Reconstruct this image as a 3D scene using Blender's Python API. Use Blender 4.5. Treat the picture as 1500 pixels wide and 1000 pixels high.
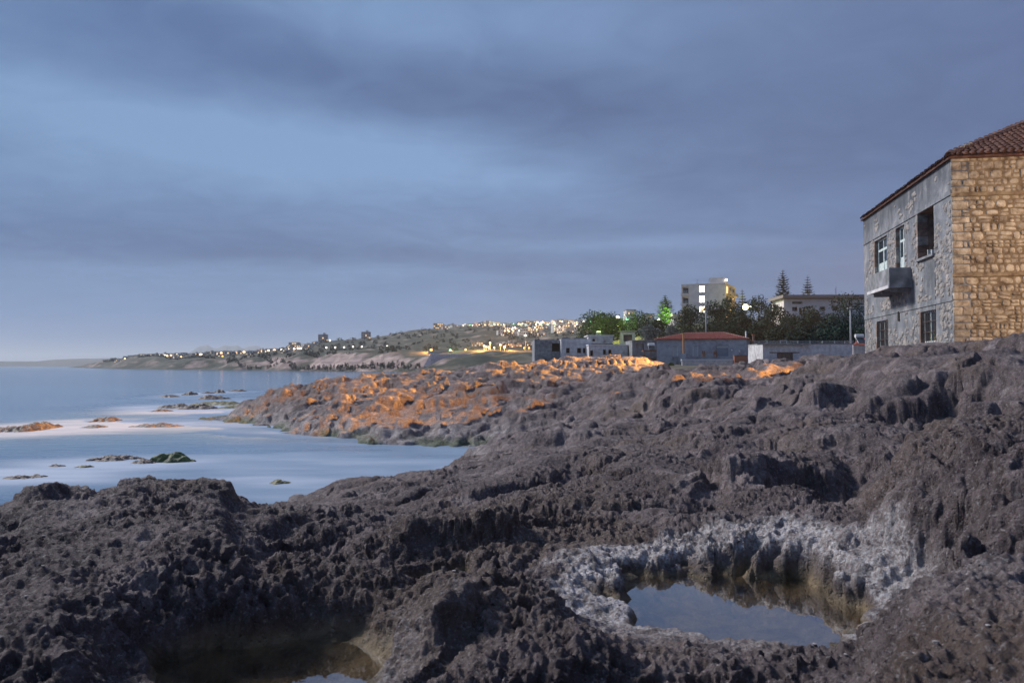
import bpy, bmesh, math, random
import numpy as np
from mathutils import Vector, Matrix

sc = bpy.context.scene
for o in list(bpy.data.objects):
    bpy.data.objects.remove(o, do_unlink=True)
C = sc.collection
HAZE_DENSITY = 0.00013
F = 1167.0; CX = 750.0; HY = 535.5; CAMZ = 4.0

# ------------------------------------------------------------------ camera
cam_d = bpy.data.cameras.new('camera'); cam = bpy.data.objects.new('camera', cam_d); C.objects.link(cam)
cam_d.sensor_width = 36.0; cam_d.lens = 36.0 * F / 1500.0
cam_d.clip_start = 0.05; cam_d.clip_end = 30000
cam.location = (0, 0, CAMZ)
cam.rotation_euler = (math.radians(90) + math.atan((HY - 500) / F), 0, 0)
cam_d.dof.use_dof = True; cam_d.dof.focus_distance = 11.0; cam_d.dof.aperture_fstop = 5.6
sc.camera = cam
sc.view_settings.view_transform = 'Standard'; sc.view_settings.look = 'None'
sc.view_settings.exposure = 0.40; sc.view_settings.gamma = 1.0
sc.view_settings.use_curve_mapping = False
sc.cycles.use_denoising = True
sc.cycles.max_bounces = 5; sc.cycles.diffuse_bounces = 3; sc.cycles.glossy_bounces = 3
sc.cycles.transmission_bounces = 3; sc.cycles.volume_bounces = 0; sc.cycles.transparent_max_bounces = 6
sc.cycles.caustics_reflective = False; sc.cycles.caustics_refractive = False
sc.cycles.sample_clamp_indirect = 4.0

# ------------------------------------------------------------------ world: dusk sky under streaked rain cloud
SUN_EL = math.radians(4.0); SUN_ROT = math.radians(-75.0)
W = bpy.data.worlds.new('World'); sc.world = W; W.use_nodes = True
nt = W.node_tree; N = nt.nodes; L = nt.links
for n in list(N): N.remove(n)

def mk(tree, t, **kw):
    n = tree.nodes.new(t)
    for k, v in kw.items(): setattr(n, k, v)
    return n
def setin(tree, n, i, v):
    if hasattr(v, 'is_output'): tree.links.new(v, n.inputs[i])
    elif v is not None: n.inputs[i].default_value = v
def M(tree, op, a, b=None, c=None, clamp=False):
    n = mk(tree, 'ShaderNodeMath', operation=op, use_clamp=clamp)
    setin(tree, n, 0, a); setin(tree, n, 1, b); setin(tree, n, 2, c)
    return n.outputs[0]
def MIX(tree, f, a, b, mode='MIX'):
    n = mk(tree, 'ShaderNodeMix', data_type='RGBA', blend_type=mode)
    setin(tree, n, 0, f)
    setin(tree, n, 6, a if hasattr(a, 'is_output') else (*a, 1)); setin(tree, n, 7, b if hasattr(b, 'is_output') else (*b, 1))
    return n.outputs[2]
def RAMP(tree, f, pts, interp='LINEAR'):
    n = mk(tree, 'ShaderNodeValToRGB'); r = n.color_ramp; r.interpolation = interp
    while len(r.elements) < len(pts): r.elements.new(0.5)
    for e, (p, c) in zip(r.elements, pts):
        e.position = p; e.color = (*c, 1) if isinstance(c, (tuple, list)) else (c, c, c, 1)
    setin(tree, n, 0, f); return n.outputs[0]
def MAPR(tree, v, a, b, c, d, smooth=True):
    n = mk(tree, 'ShaderNodeMapRange', interpolation_type='SMOOTHSTEP' if smooth else 'LINEAR')
    for i, x in enumerate((v, a, b, c, d)): setin(tree, n, i, x)
    return n.outputs[0]
def NOISE(tree, vec, scale, detail=4, rough=0.5, dist=0.0, dim='3D', w=None):
    n = mk(tree, 'ShaderNodeTexNoise', noise_dimensions=dim)
    setin(tree, n, 'Vector', vec); n.inputs['Scale'].default_value = scale
    n.inputs['Detail'].default_value = detail; n.inputs['Roughness'].default_value = rough
    n.inputs['Distortion'].default_value = dist
    return n.outputs[0]

T = nt
tc = mk(T, 'ShaderNodeTexCoord'); sep = mk(T, 'ShaderNodeSeparateXYZ')
nrm = mk(T, 'ShaderNodeVectorMath', operation='NORMALIZE'); L.new(tc.outputs['Generated'], nrm.inputs[0]); L.new(nrm.outputs[0], sep.inputs[0])
dx, dy, dz = sep.outputs
az = M(T, 'ARCTAN2', dx, dy)                                # 0 straight ahead, + to the right
el = M(T, 'ARCSINE', dz)
den = M(T, 'ADD', M(T, 'MAXIMUM', dz, 0.0), 0.10)
comb = mk(T, 'ShaderNodeCombineXYZ')
L.new(M(T, 'DIVIDE', dx, den), comb.inputs[0]); L.new(M(T, 'DIVIDE', dy, den), comb.inputs[1])
comb.inputs[2].default_value = 3.7
pl = comb.outputs[0]
rotn = mk(T, 'ShaderNodeMapping'); L.new(pl, rotn.inputs['Vector'])
rotn.inputs['Rotation'].default_value = (0, 0, math.radians(-16)); rotn.inputs['Scale'].default_value = (0.55, 1.0, 1)
n1 = NOISE(T, rotn.outputs[0], 0.62, 5, 0.45, 0.5)
n2 = NOISE(T, rotn.outputs[0], 2.3, 5, 0.5, 0.6)
rot2 = mk(T, 'ShaderNodeMapping'); L.new(pl, rot2.inputs['Vector']); rot2.inputs['Scale'].default_value = (0.5, 1.2, 1); rot2.inputs['Rotation'].default_value = (0, 0, math.radians(6))
n3 = NOISE(T, rot2.outputs[0], 1.1, 4, 0.5, 0.3)
def blob(px, py, wx, wy, rot=0.0):
    """soft gaussian patch of cloud thickness centred on a direction (given where it stands in the sky)"""
    a0 = math.atan((px - CX) / F); e0 = math.atan((HY - py) / F * math.cos(a0))
    da = M(T, 'SUBTRACT', az, a0); de = M(T, 'SUBTRACT', el, e0)
    # wobble so that patches have ragged cloud edges
    da = M(T, 'ADD', da, M(T, 'MULTIPLY', M(T, 'SUBTRACT', n2, 0.5), 0.16)); de = M(T, 'ADD', de, M(T, 'MULTIPLY', M(T, 'SUBTRACT', n1, 0.5), 0.09))
    c, s = math.cos(rot), math.sin(rot)
    u = M(T, 'ADD', M(T, 'MULTIPLY', da, c), M(T, 'MULTIPLY', de, s))
    v = M(T, 'SUBTRACT', M(T, 'MULTIPLY', de, c), M(T, 'MULTIPLY', da, s))
    u = M(T, 'DIVIDE', u, wx / F); v = M(T, 'DIVIDE', v, wy / F)
    r2 = M(T, 'ADD', M(T, 'MULTIPLY', u, u), M(T, 'MULTIPLY', v, v))
    return M(T, 'POWER', 2.718, M(T, 'MULTIPLY', r2, -1.0))
thick = M(T, 'ADD', 0.47, M(T, 'MULTIPLY', M(T, 'SUBTRACT', n1, 0.5), 0.62))
thick = M(T, 'ADD', thick, M(T, 'MULTIPLY', M(T, 'SUBTRACT', n2, 0.5), 0.30))
thick = M(T, 'ADD', thick, M(T, 'MULTIPLY', M(T, 'SUBTRACT', n3, 0.5), 0.22))
for px, py, wx, wy, rot, a in [(330, 70, 420, 62, -0.14, 0.46), (760, 120, 330, 70, -0.22, 0.24), (150, 110, 260, 34, -0.1, 0.20), (1150, 170, 420, 130, -0.18, 0.16),
                               (320, 215, 330, 56, -0.10, -0.46), (650, 235, 300, 34, -0.16, -0.28), (120, 340, 420, 50, 0.0, 0.30),
                               (700, 370, 420, 40, 0.02, 0.16), (1150, 310, 300, 30, 0.08, -0.20), (1000, 352, 330, 14, -0.02, -0.36), (540, 40, 160, 40, 0, -0.30),
                               (860, 60, 160, 45, -0.1, -0.22), (950, 395, 260, 10, 0.03, -0.14)]:
    thick = M(T, 'ADD', thick, M(T, 'MULTIPLY', blob(px, py, wx, wy, rot), a))
n4 = NOISE(T, pl, 4.2, 6, 0.55, 1.2)
thick = M(T, 'ADD', thick, M(T, 'MULTIPLY', M(T, 'SUBTRACT', n4, 0.5), 0.42))
lite = RAMP(T, MAPR(T, az, -0.62, 0.62, 0, 1, False), [(0.0, (0.160, 0.262, 0.440)), (0.45, (0.174, 0.278, 0.470)), (0.75, (0.143, 0.208, 0.368)), (1.0, (0.111, 0.156, 0.300))])
dark = RAMP(T, MAPR(T, az, -0.62, 0.62, 0, 1, False), [(0.0, (0.072, 0.135, 0.285)), (0.45, (0.078, 0.122, 0.245)), (0.75, (0.074, 0.112, 0.222)), (1.0, (0.070, 0.098, 0.200))])
cloud = MIX(T, RAMP(T, thick, [(0.12, 0.0), (0.86, 1.0)]), lite, dark)
# clear twilight air near the horizon, under the cloud base
hor = RAMP(T, MAPR(T, az, -0.62, 0.62, 0, 1, False), [(0.0, (0.084, 0.180, 0.385)), (0.45, (0.112, 0.205, 0.405)), (0.8, (0.112, 0.176, 0.332)), (1.0, (0.105, 0.150, 0.290))])
cloud = MIX(T, MAPR(T, el, 0.0, 0.13, 0.75, 0.0), cloud, hor)
sky = mk(T, 'ShaderNodeTexSky', sky_type='NISHITA'); sky.sun_disc = False
sky.sun_elevation = SUN_EL; sky.sun_rotation = SUN_ROT; sky.air_density = 2.0; sky.ozone_density = 4.0
bg1 = mk(T, 'ShaderNodeBackground'); L.new(sky.outputs[0], bg1.inputs[0]); bg1.inputs[1].default_value = 0.004
bg2 = mk(T, 'ShaderNodeBackground'); L.new(cloud, bg2.inputs[0]); bg2.inputs[1].default_value = 0.97
add = mk(T, 'ShaderNodeAddShader'); L.new(bg1.outputs[0], add.inputs[0]); L.new(bg2.outputs[0], add.inputs[1])
out = mk(T, 'ShaderNodeOutputWorld'); L.new(add.outputs[0], out.inputs[0])
W.cycles.sampling_method = 'MANUAL'; W.cycles.sample_map_resolution = 512

# broad sun lamp added for relief on the rocks, from ahead and left
sd = bpy.data.lights.new('sun', 'SUN'); so = bpy.data.objects.new('sun', sd); C.objects.link(so)
sd.energy = 3.0; sd.angle = math.radians(14); sd.color = (1.0, 0.97, 0.96)
so.rotation_euler = (math.radians(53), 0, math.radians(-121))

# ------------------------------------------------------------------ helpers
def ztan(py, d): return CAMZ - (py - HY) / F * d
def xat(px, d): return (px - CX) / F * d
def P(px, py, d): return Vector((xat(px, d), d, ztan(py, d)))

def mat(name, base=(0.5, 0.5, 0.5), rough=0.8, metal=0.0, emit=None, estr=0.0, spec=0.3):
    m = bpy.data.materials.new(name); m.use_nodes = True
    b = m.node_tree.nodes['Principled BSDF']
    b.inputs['Base Color'].default_value = (*base, 1); b.inputs['Roughness'].default_value = rough
    b.inputs['Metallic'].default_value = metal; b.inputs['Specular IOR Level'].default_value = spec
    if emit:
        b.inputs['Emission Color'].default_value = (*emit, 1); b.inputs['Emission Strength'].default_value = estr
        m.cycles.emission_sampling = 'NONE'
    return m
def noisy(m, lo, hi, scale=1.0, detail=5, stretch=(1, 1, 1), bump=0.0, bscale=None, bdist=0.02, coord='Object', extra=None, p=(0.35, 0.65)):
    """colour grain between two colours, plus fine relief"""
    t = m.node_tree; b = t.nodes['Principled BSDF']
    tcn = mk(t, 'ShaderNodeTexCoord'); mp = mk(t, 'ShaderNodeMapping'); t.links.new(tcn.outputs[coord], mp.inputs['Vector'])
    mp.inputs['Scale'].default_value = stretch
    n = NOISE(t, mp.outputs[0], scale, detail, 0.6, 0.2)
    col = RAMP(t, n, [(p[0], lo), (p[1], hi)])
    if extra:
        n2_ = NOISE(t, mp.outputs[0], extra[0], 4, 0.6, 0.4)
        col = MIX(t, RAMP(t, n2_, [(extra[2], 0.0), (extra[3], 1.0)]), col, extra[1])
    t.links.new(col, b.inputs['Base Color'])
    if bump:
        bn = mk(t, 'ShaderNodeBump'); bn.inputs['Strength'].default_value = bump; bn.inputs['Distance'].default_value = bdist
        t.links.new(NOISE(t, mp.outputs[0], bscale or scale * 6, 6, 0.65), bn.inputs['Height']); t.links.new(bn.outputs[0], b.inputs['Normal'])
    return m
def tag(o, label=None, cat=None, group=None, kind=None):
    if label: o['label'] = label
    if cat: o['category'] = cat
    if group: o['group'] = group
    if kind: o['kind'] = kind
    return o
def mesh_np(name, co, faces, mats=(), smooth=False):
    me = bpy.data.meshes.new(name)
    me.from_pydata(co, [], faces)
    for m in mats: me.materials.append(m)
    if smooth: me.polygons.foreach_set('use_smooth', [True] * len(me.polygons))
    me.update(); return me
def link(name, me, parent=None, loc=None, rz=0.0):
    o = bpy.data.objects.new(name, me); C.objects.link(o)
    if parent: o.parent = parent
    if loc is not None: o.location = loc
    if rz: o.rotation_euler = (0, 0, rz)
    return o
def empty(name, loc, rz=0.0):
    o = bpy.data.objects.new(name, None); C.objects.link(o); o.location = loc; o.rotation_euler = (0, 0, rz); o.empty_display_size = 0.3
    return o
class MB:
    """collects boxes, prisms and tubes for one mesh"""
    def __init__(s): s.v = []; s.f = []; s.mi = []
    def add(s, vs, fs, mi=0):
        b = len(s.v); s.v += [tuple(v) for v in vs]; s.f += [tuple(b + i for i in f) for f in fs]; s.mi += [mi] * len(fs); return s
    def box(s, x0, x1, y0, y1, z0, z1, mi=0):
        return s.add([(x0, y0, z0), (x1, y0, z0), (x1, y1, z0), (x0, y1, z0), (x0, y0, z1), (x1, y0, z1), (x1, y1, z1), (x0, y1, z1)],
                     [(0, 3, 2, 1), (4, 5, 6, 7), (0, 1, 5, 4), (1, 2, 6, 5), (2, 3, 7, 6), (3, 0, 4, 7)], mi)
    def tube(s, p0, p1, r0, r1, n=8, mi=0):
        p0 = Vector(p0); p1 = Vector(p1); ax = (p1 - p0).normalized()
        a = ax.orthogonal().normalized(); b = ax.cross(a)
        vs = [p + (a * math.cos(2 * math.pi * k / n) + b * math.sin(2 * math.pi * k / n)) * r for p, r in ((p0, r0), (p1, r1)) for k in range(n)]
        fs = [(k, (k + 1) % n, n + (k + 1) % n, n + k) for k in range(n)] + [tuple(range(n - 1, -1, -1)), tuple(range(n, 2 * n))]
        return s.add(vs, fs, mi)
    def ball(s, c, r, n=8, m=5, mi=0):
        vs = []; fs = []
        for i in range(m + 1):
            t = math.pi * i / m
            for k in range(n):
                a = 2 * math.pi * k / n; vs.append((c[0] + r * math.sin(t) * math.cos(a), c[1] + r * math.sin(t) * math.sin(a), c[2] + r * math.cos(t)))
        for i in range(m):
            for k in range(n): fs.append((i * n + k, (i + 1) * n + k, (i + 1) * n + (k + 1) % n, i * n + (k + 1) % n))
        return s.add(vs, fs, mi)
    def mesh(s, name, mats, smooth=False):
        me = bpy.data.meshes.new(name); me.from_pydata(s.v, [], s.f)
        for m in (mats if isinstance(mats, (list, tuple)) else [mats]): me.materials.append(m)
        me.polygons.foreach_set('material_index', s.mi)
        if smooth: me.polygons.foreach_set('use_smooth', [True] * len(s.f))
        me.update(); return me
    def build(s, name, mats, parent=None, smooth=False, loc=None, rz=0.0):
        return link(name, s.mesh(name, mats, smooth), parent, loc, rz)

# ------------------------------------------------------------------ numpy noise
def _h(ix, iy, iz, seed):
    h = (ix.astype(np.int64) * 374761393 + iy.astype(np.int64) * 668265263 + iz.astype(np.int64) * 2147483647 + seed * 1274126177) & 0xffffffff
    h = ((h ^ (h >> 13)) * 1274126177) & 0xffffffff
    h = ((h ^ (h >> 15)) * 2246822519) & 0xffffffff
    return (h ^ (h >> 16)) & 0xffffffff
def perlin2(x, y, seed=0):
    ix = np.floor(x); iy = np.floor(y); fx = x - ix; fy = y - iy; z = np.zeros_like(ix)
    ux = fx * fx * fx * (fx * (fx * 6 - 15) + 10); uy = fy * fy * fy * (fy * (fy * 6 - 15) + 10)
    def g(a, b):
        t = _h(ix + a, iy + b, z, seed) * (2 * math.pi / 4294967296.0)
        return np.cos(t) * (fx - a) + np.sin(t) * (fy - b)
    n0 = g(0, 0) * (1 - ux) + g(1, 0) * ux; n1_ = g(0, 1) * (1 - ux) + g(1, 1) * ux
    return (n0 * (1 - uy) + n1_ * uy) * 1.42
def perlin3(x, y, z, seed=0):
    ix = np.floor(x); iy = np.floor(y); iz = np.floor(z); f = (x - ix, y - iy, z - iz)
    u = [t * t * t * (t * (t * 6 - 15) + 10) for t in f]; r = 0
    for a in (0, 1):
        for b in (0, 1):
            for c in (0, 1):
                h = _h(ix + a, iy + b, iz + c, seed)
                gx = ((h & 1023) / 511.5 - 1); gy = (((h >> 10) & 1023) / 511.5 - 1); gz = (((h >> 20) & 1023) / 511.5 - 1)
                w = (u[0] if a else 1 - u[0]) * (u[1] if b else 1 - u[1]) * (u[2] if c else 1 - u[2])
                r = r + w * (gx * (f[0] - a) + gy * (f[1] - b) + gz * (f[2] - c))
    return r * 1.1
def worley2(x, y, seed=0):
    ix = np.floor(x); iy = np.floor(y); z = np.zeros_like(ix)
    F1 = np.full(x.shape, 9.0); F2 = np.full(x.shape, 9.0)
    for a in (-1, 0, 1):
        for b in (-1, 0, 1):
            h = _h(ix + a, iy + b, z, seed)
            ddx = ix + a + (h & 0xffff) / 65536.0 - x; ddy = iy + b + (h >> 16) / 65536.0 - y
            d = np.sqrt(ddx * ddx + ddy * ddy)
            F2 = np.minimum(F2, np.maximum(F1, d)); F1 = np.minimum(F1, d)
    return F1, F2
def sstep(a, b, x):
    t = np.clip((x - a) / (b - a), 0, 1); return t * t * (3 - 2 * t)
# ------------------------------------------------------------------ the rocky shore: one real sheet of karst rock
# each column: bearing (as the tangent seen in the picture) -> [(distance, ground height), ...] in metres
COLS = {
 -300: [(1, 2.75), (3, 2.8), (6.5, 2.9), (9, 1.6), (11, -0.5), (14, -2), (140, -3)],
 0:   [(1, 2.75), (3, 2.78), (5, 2.80), (6.6, 2.88), (8.5, 1.7), (11, -0.5), (14, -2), (140, -3)],
 60:  [(1, 2.75), (3, 2.78), (5, 2.85), (6.6, 2.98), (8.5, 1.8), (11, -0.5), (14, -2), (140, -3)],
 210: [(1, 2.75), (3, 2.80), (5, 2.92), (6.8, 2.95), (9, 1.8), (11.5, -0.4), (14, -2), (140, -3)],
 300: [(1, 2.72), (3, 2.82), (5, 2.95), (6.8, 2.93), (9, 1.9), (13, -0.3), (16, -2), (50, -2), (53, -1), (60, 0.2), (68, -1), (80, -2), (140, -3)],
 330: [(1, 2.72), (3, 2.75), (5, 2.88), (6.8, 2.88), (9, 2.0), (14, -0.2), (18, -1.5), (50, -1.2), (54, -0.1), (58, 0.7), (63, 1.2), (70, -0.6), (80, -2), (140, -3)],
 370: [(1, 2.70), (3, 2.66), (5, 2.74), (7, 2.80), (9.5, 2.2), (15, 0.4), (19, -1), (48, -1.2), (52, -0.1), (56, 0.9), (61, 1.95), (68, 0.6), (80, -2), (140, -3)],
 430: [(1, 2.70), (3, 2.64), (5, 2.70), (7.5, 2.72), (12, 1.7), (20, 0.45), (24.5, 0.0), (27, -0.8), (44, -1), (48.5, -0.05), (51, 0.6), (57, 1.9), (62, 2.68), (72, 0.8), (85, -2), (140, -3)],
 500: [(1, 2.70), (3, 2.66), (5, 2.70), (8, 2.52), (14, 1.75), (20, 1.0), (24, 0.3), (27, -0.6), (38, -1), (43, -0.03), (45, 0.75), (52, 1.75), (58, 2.75), (63, 3.10), (74, 1.4), (88, -2), (140, -3)],
 560: [(1, 2.70), (3, 2.70), (6, 2.68), (10, 2.25), (16, 1.65), (20, 1.15), (25, 0.1), (28, -0.7), (37, -1), (41.5, -0.03), (43.5, 0.95), (51, 1.95), (58, 3.05), (65, 3.50), (78, 1.8), (90, -2), (140, -3)],
 640: [(1, 2.75), (3, 2.74), (6, 2.70), (10, 2.35), (16, 1.75), (21, 1.20), (26, 0.3), (30, -0.7), (37, -0.9), (40.5, -0.03), (42.5, 1.15), (49, 1.9), (58, 3.25), (66, 3.90), (80, 2.4), (92, -2), (140, -3)],
 700: [(1, 2.78), (3, 2.76), (6, 2.72), (10, 2.45), (16, 1.95), (24, 1.50), (30, 0.95), (34, -0.2), (37, -0.4), (40.5, 0.0), (42.5, 1.45), (49, 2.1), (58, 3.45), (67, 4.10), (80, 3.0), (95, -1), (140, -2)],
 760: [(1, 2.78), (3, 2.76), (6, 2.74), (10, 2.55), (18, 2.1), (26, 1.85), (30, 1.2), (35, 0.3), (40, 0.6), (42.5, 1.6), (49, 2.4), (58, 3.6), (68, 4.15), (82, 3.3), (95, 1), (110, 2), (140, 3)],
 830: [(1, 2.80), (3, 2.75), (6, 2.76), (10, 2.62), (18, 2.2), (27, 1.98), (31, 1.3), (35, 0.8), (39, 1.2), (42, 2.0), (50, 2.8), (58, 3.75), (68, 4.25), (82, 4.3), (100, 4.2), (140, 5.0)],
 900: [(1, 2.80), (3, 2.72), (6, 2.80), (10, 2.70), (18, 2.3), (26, 2.0), (31, 1.5), (35, 1.8), (38, 2.6), (45, 3.2), (56, 3.75), (64, 4.1), (74, 5.10), (84, 4.6), (100, 4.3), (140, 5.0)],
 950: [(1, 2.82), (3, 2.72), (6, 2.85), (10, 2.75), (18, 2.4), (26, 2.1), (30, 1.9), (34, 2.6), (38, 3.3), (46, 3.5), (58, 3.65), (66, 4.0), (74, 4.85), (84, 4.3), (100, 3.8), (140, 4.2)],
 990: [(1, 2.84), (3, 2.74), (6, 2.86), (10, 2.78), (18, 2.5), (25, 2.2), (28, 2.6), (32, 3.3), (38, 3.65), (48, 3.5), (60, 3.3), (76, 3.3), (90, 3.2), (110, 3.2), (140, 4.0)],
 1060: [(1, 2.86), (3, 2.82), (6, 2.88), (10, 2.82), (17, 2.65), (22, 2.5), (26, 3.0), (30, 3.45), (36, 3.85), (42, 4.08), (50, 3.6), (70, 3.4), (90, 3.3), (110, 3.5), (140, 4.4)],
 1110: [(1, 2.88), (3, 2.84), (6, 2.90), (10, 2.86), (16, 2.8), (20, 3.0), (25, 3.35), (31, 3.85), (42, 4.20), (50, 3.9), (70, 3.6), (90, 3.6), (110, 3.9), (140, 4.6)],
 1180: [(1, 2.90), (3, 2.88), (6, 2.90), (10, 2.92), (15, 2.9), (18, 3.3), (22, 3.75), (30, 4.15), (40, 4.35), (50, 4.3), (70, 4.2), (90, 4.3), (140, 4.9)],
 1240: [(1, 2.95), (3, 2.90), (5, 2.92), (6.4, 2.80), (7.6, 2.70), (10, 2.92), (14, 3.0), (16.5, 3.5), (19, 3.95), (28, 4.30), (38, 4.50), (50, 4.6), (140, 5.1)],
 1300: [(1, 3.02), (3, 3.08), (4.5, 3.26), (5.6, 3.32), (6.8, 2.86), (10, 2.92), (13, 2.95), (14.6, 3.7), (16.5, 4.05), (26, 4.40), (36, 4.55), (50, 4.6), (140, 5.1)],
 1400: [(1, 3.08), (2.2, 3.10), (3.5, 3.32), (5, 3.50), (6.1, 3.54), (7.6, 2.95), (11, 2.9), (12.4, 3.6), (14, 4.0), (18, 4.25), (27, 4.68), (36, 4.6), (60, 4.7), (140, 5.1)],
 1500: [(1, 3.10), (2.2, 3.12), (3.5, 3.35), (5, 3.56), (6, 3.56), (7.6, 3.0), (10, 3.0), (11.2, 3.6), (13, 4.0), (16, 4.38), (26, 4.76), (36, 4.7), (60, 4.8), (140, 5.1)],
 1700: [(1, 3.10), (3, 3.2), (5, 3.45), (8, 3.4), (12, 4.1), (16, 4.5), (26, 4.8), (60, 4.8), (140, 5.2)],
 2300: [(1, 3.10), (3, 3.2), (5, 3.45), (8, 3.7), (12, 4.2), (16, 4.6), (26, 4.8), (60, 4.8), (140, 5.2)],
}
def col_table(cols, lo, hi, n, pxs, blur_d=1.0, blur_p=1.0):
    keys = sorted(cols); ld = np.linspace(math.log(lo), math.log(hi), n)
    A = np.array([np.interp(ld, [math.log(d) for d, _ in cols[k]], [z for _, z in cols[k]]) for k in keys])
    G = np.array([np.interp(pxs, keys, A[:, j]) for j in range(n)]).T           # (px, d)
    def blur(a, s, ax):
        if s <= 0: return a
        r = int(3 * s) + 1; k = np.exp(-0.5 * (np.arange(-r, r + 1) / s) ** 2); k /= k.sum()
        return np.apply_along_axis(lambda v: np.convolve(np.pad(v, r, mode='edge'), k, mode='valid'), ax, a)
    return ld, blur(blur(G, blur_d, 1), blur_p, 0)
PXS = np.linspace(-300, 2300, 261)
LD, RT = col_table(COLS, 1.0, 140.0, 420, PXS, 2.2, 1.6)
def macro(x, y):
    r = np.hypot(x, y); yy = np.maximum(y, r * 0.55); yy = np.where(y > r * 0.55, y, r * 0.55)
    px = CX + F * np.where(y > 0.3 * np.abs(x), x / np.maximum(y, 1e-3), np.sign(x) * 3.3)
    pi = np.clip((px + 300) / 10.0, 0, 259.999); di = np.clip((np.log(np.maximum(yy, 1.0)) - LD[0]) / (LD[1] - LD[0]), 0, 418.999)
    a = pi.astype(int); b = di.astype(int); fa = pi - a; fb = di - b
    z = (RT[a, b] * (1 - fa) + RT[a + 1, b] * fa) * (1 - fb) + (RT[a, b + 1] * (1 - fa) + RT[a + 1, b + 1] * fa) * fb
    back = sstep(0.5, -1.0, y / np.maximum(r, 0.5)); return z * (1 - back) + back * np.where(x < -8, np.maximum(2.8 - (-x - 8) * 0.5, -3), 2.9)

# single humps and hollows: (picture bearing, distance, half-width, half-depth, height, edge power)
LUMPS = [(75, 6.6, .25, .3, .03, 2), (205, 6.75, .19, .26, .13, 2), (235, 6.9, .13, .2, .06, 4), (300, 6.5, .34, .4, .12, 2), (180, 7.0, 1.0, .3, .05, 2),
         (300, 4.1, .33, .75, .16, 2), (205, 4.8, .7, .5, .10, 2), (90, 3.6, .7, .4, .06, 2),
         (395, 4.6, .30, .28, .02, 2), (480, 4.45, .36, .28, .16, 4), (350, 3.45, .14, .5, .10, 2),
         (640, 3.75, .24, .22, .18, 4), (570, 3.6, .2, .2, .12, 2), (700, 4.35, .42, .42, .10, 2), (860, 3.8, .33, .5, .06, 2),
         (430, 5.2, .35, .25, -.14, 2), (665, 5.75, .55, .28, .22, 4), (560, 5.5, .3, .2, .04, 4), (450, 6.2, .7, .3, .10, 3),
         (700, 3.1, .35, .2, .02, 2), 
         (1215, 7.2, .50, .60, -.95, 4), (1180, 8.4, .7, .35, .16, 3), (1300, 8.3, .3, .35, .26, 4), (1080, 7.8, .5, .4, .10, 3),
         (1465, 9.2, .55, .6, .52, 4), (1335, 5.9, .22, .3, .10, 3),
         (1100, 16, 1.0, 1.2, .35, 3), (1210, 17.0, .6, .9, -.30, 3), (1050, 13, 1.2, .9, .20, 3), (1270, 11, 1.2, 1.0, .22, 3), (1390, 12.6, .8, .8, -.9, 4), (1300, 12.0, .7, .7, -.25, 3),
         (1200, 15.0, .45, .4, .42, 3), (900, 12, 1.3, 1.0, .15, 2), (800, 19, 1.3, 1.3, .25, 3), (930, 20, 1.0, 1.6, .25, 3),
         (1020, 27, 1.1, 2.2, .50, 4), (1150, 24, 1.3, 1.6, .25, 3), (860, 14.5, .9, .5, -.22, 3), (1310, 20, 1.1, 1.2, .18, 3), (1445, 16.5, .5, 1.2, -.35, 4),
         (400, 60.0, 2.0, 3.0, .45, 4), (520, 58, 2.4, 3, .45, 4), (485, 60, 1.5, 2, .30, 4), (640, 64, 3, 3, .25, 3), (860, 62, 3.2, 2.5, .8, 6), (740, 63, 2.4, 3, .3, 3),
         (480, 51, 2.0, 2.0, .55, 4), (560, 50, 2.0, 2.0, .35, 4), (660, 50, 2.0, 2.2, .45, 4), (760, 50, 2.4, 2.4, .45, 4), (600, 55, 1.4, 1.4, -.45, 3), (920, 42, 2.0, 2.0, .4, 4)]
POOLS = [  # (x, y, half-width, half-depth, water height, depth, name)
    (1.23, 4.50, .68, .68, 2.67, .09), (-.50, 5.08, .27, .20, 2.60, .06), (-1.10, 3.66, .52, .50, 2.60, .08)]

NT, NR = 1040, 1060
tmain = np.linspace(math.radians(-35.5), math.radians(35.5), NT)
tl = -np.geomspace(math.radians(35.5) + .004, math.pi, 60)[::-1]; tr = np.geomspace(math.radians(35.5) + .004, math.pi, 60)[:-1]
th = np.concatenate([tl, tmain, tr])
lr = np.concatenate([np.linspace(math.log(.35), math.log(1.9), 40)[:-1], np.linspace(math.log(1.9), math.log(100), NR - 70), np.linspace(math.log(100), math.log(150), 32)[1:]])
rr = np.exp(lr); TH, RR = np.meshgrid(th, rr, indexing='ij')
X = (RR * np.sin(TH)).ravel(); Y = (RR * np.cos(TH)).ravel(); Rv = RR.ravel()
cell = Rv * 0.0030
def octw(lam): return sstep(1.2, 3.0, lam / cell)
# broad shape, with the plan position warped so that nothing runs straight
wx = X + 0.10 * Rv ** .8 * 0.5 * perlin2(X / (.35 * Rv ** .5 + .6), Y / (.35 * Rv ** .5 + .6), 5) * sstep(3, 12, Rv)
wy = Y + 0.10 * Rv ** .8 * 0.5 * perlin2(X / (.35 * Rv ** .5 + .6), Y / (.35 * Rv ** .5 + .6), 6) * sstep(3, 12, Rv)
Z = macro(wx, wy)
shore = Z.copy()
w1 = perlin2(X * 1.9, Y * 1.9, 21) * .5 + perlin2(X * 5, Y * 5, 22) * .22; w2 = perlin2(X * 1.9, Y * 1.9, 23) * .5 + perlin2(X * 5, Y * 5, 24) * .22
for px, d, a, b, h, p in LUMPS:
    x0 = xat(px, d); k = math.hypot(a, b) * .38
    u = (X - x0 + w1 * k) / a; v = (Y - d + w2 * k) / b; q = u * u + v * v
    m_ = q < 6
    Z[m_] += h * np.exp(-q[m_] ** (p / 2.0))
flat = sstep(72, 82, Rv)                                   # trodden ground among the houses
big = sstep(8, 30, Rv) * (1 - .7 * flat)
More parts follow.
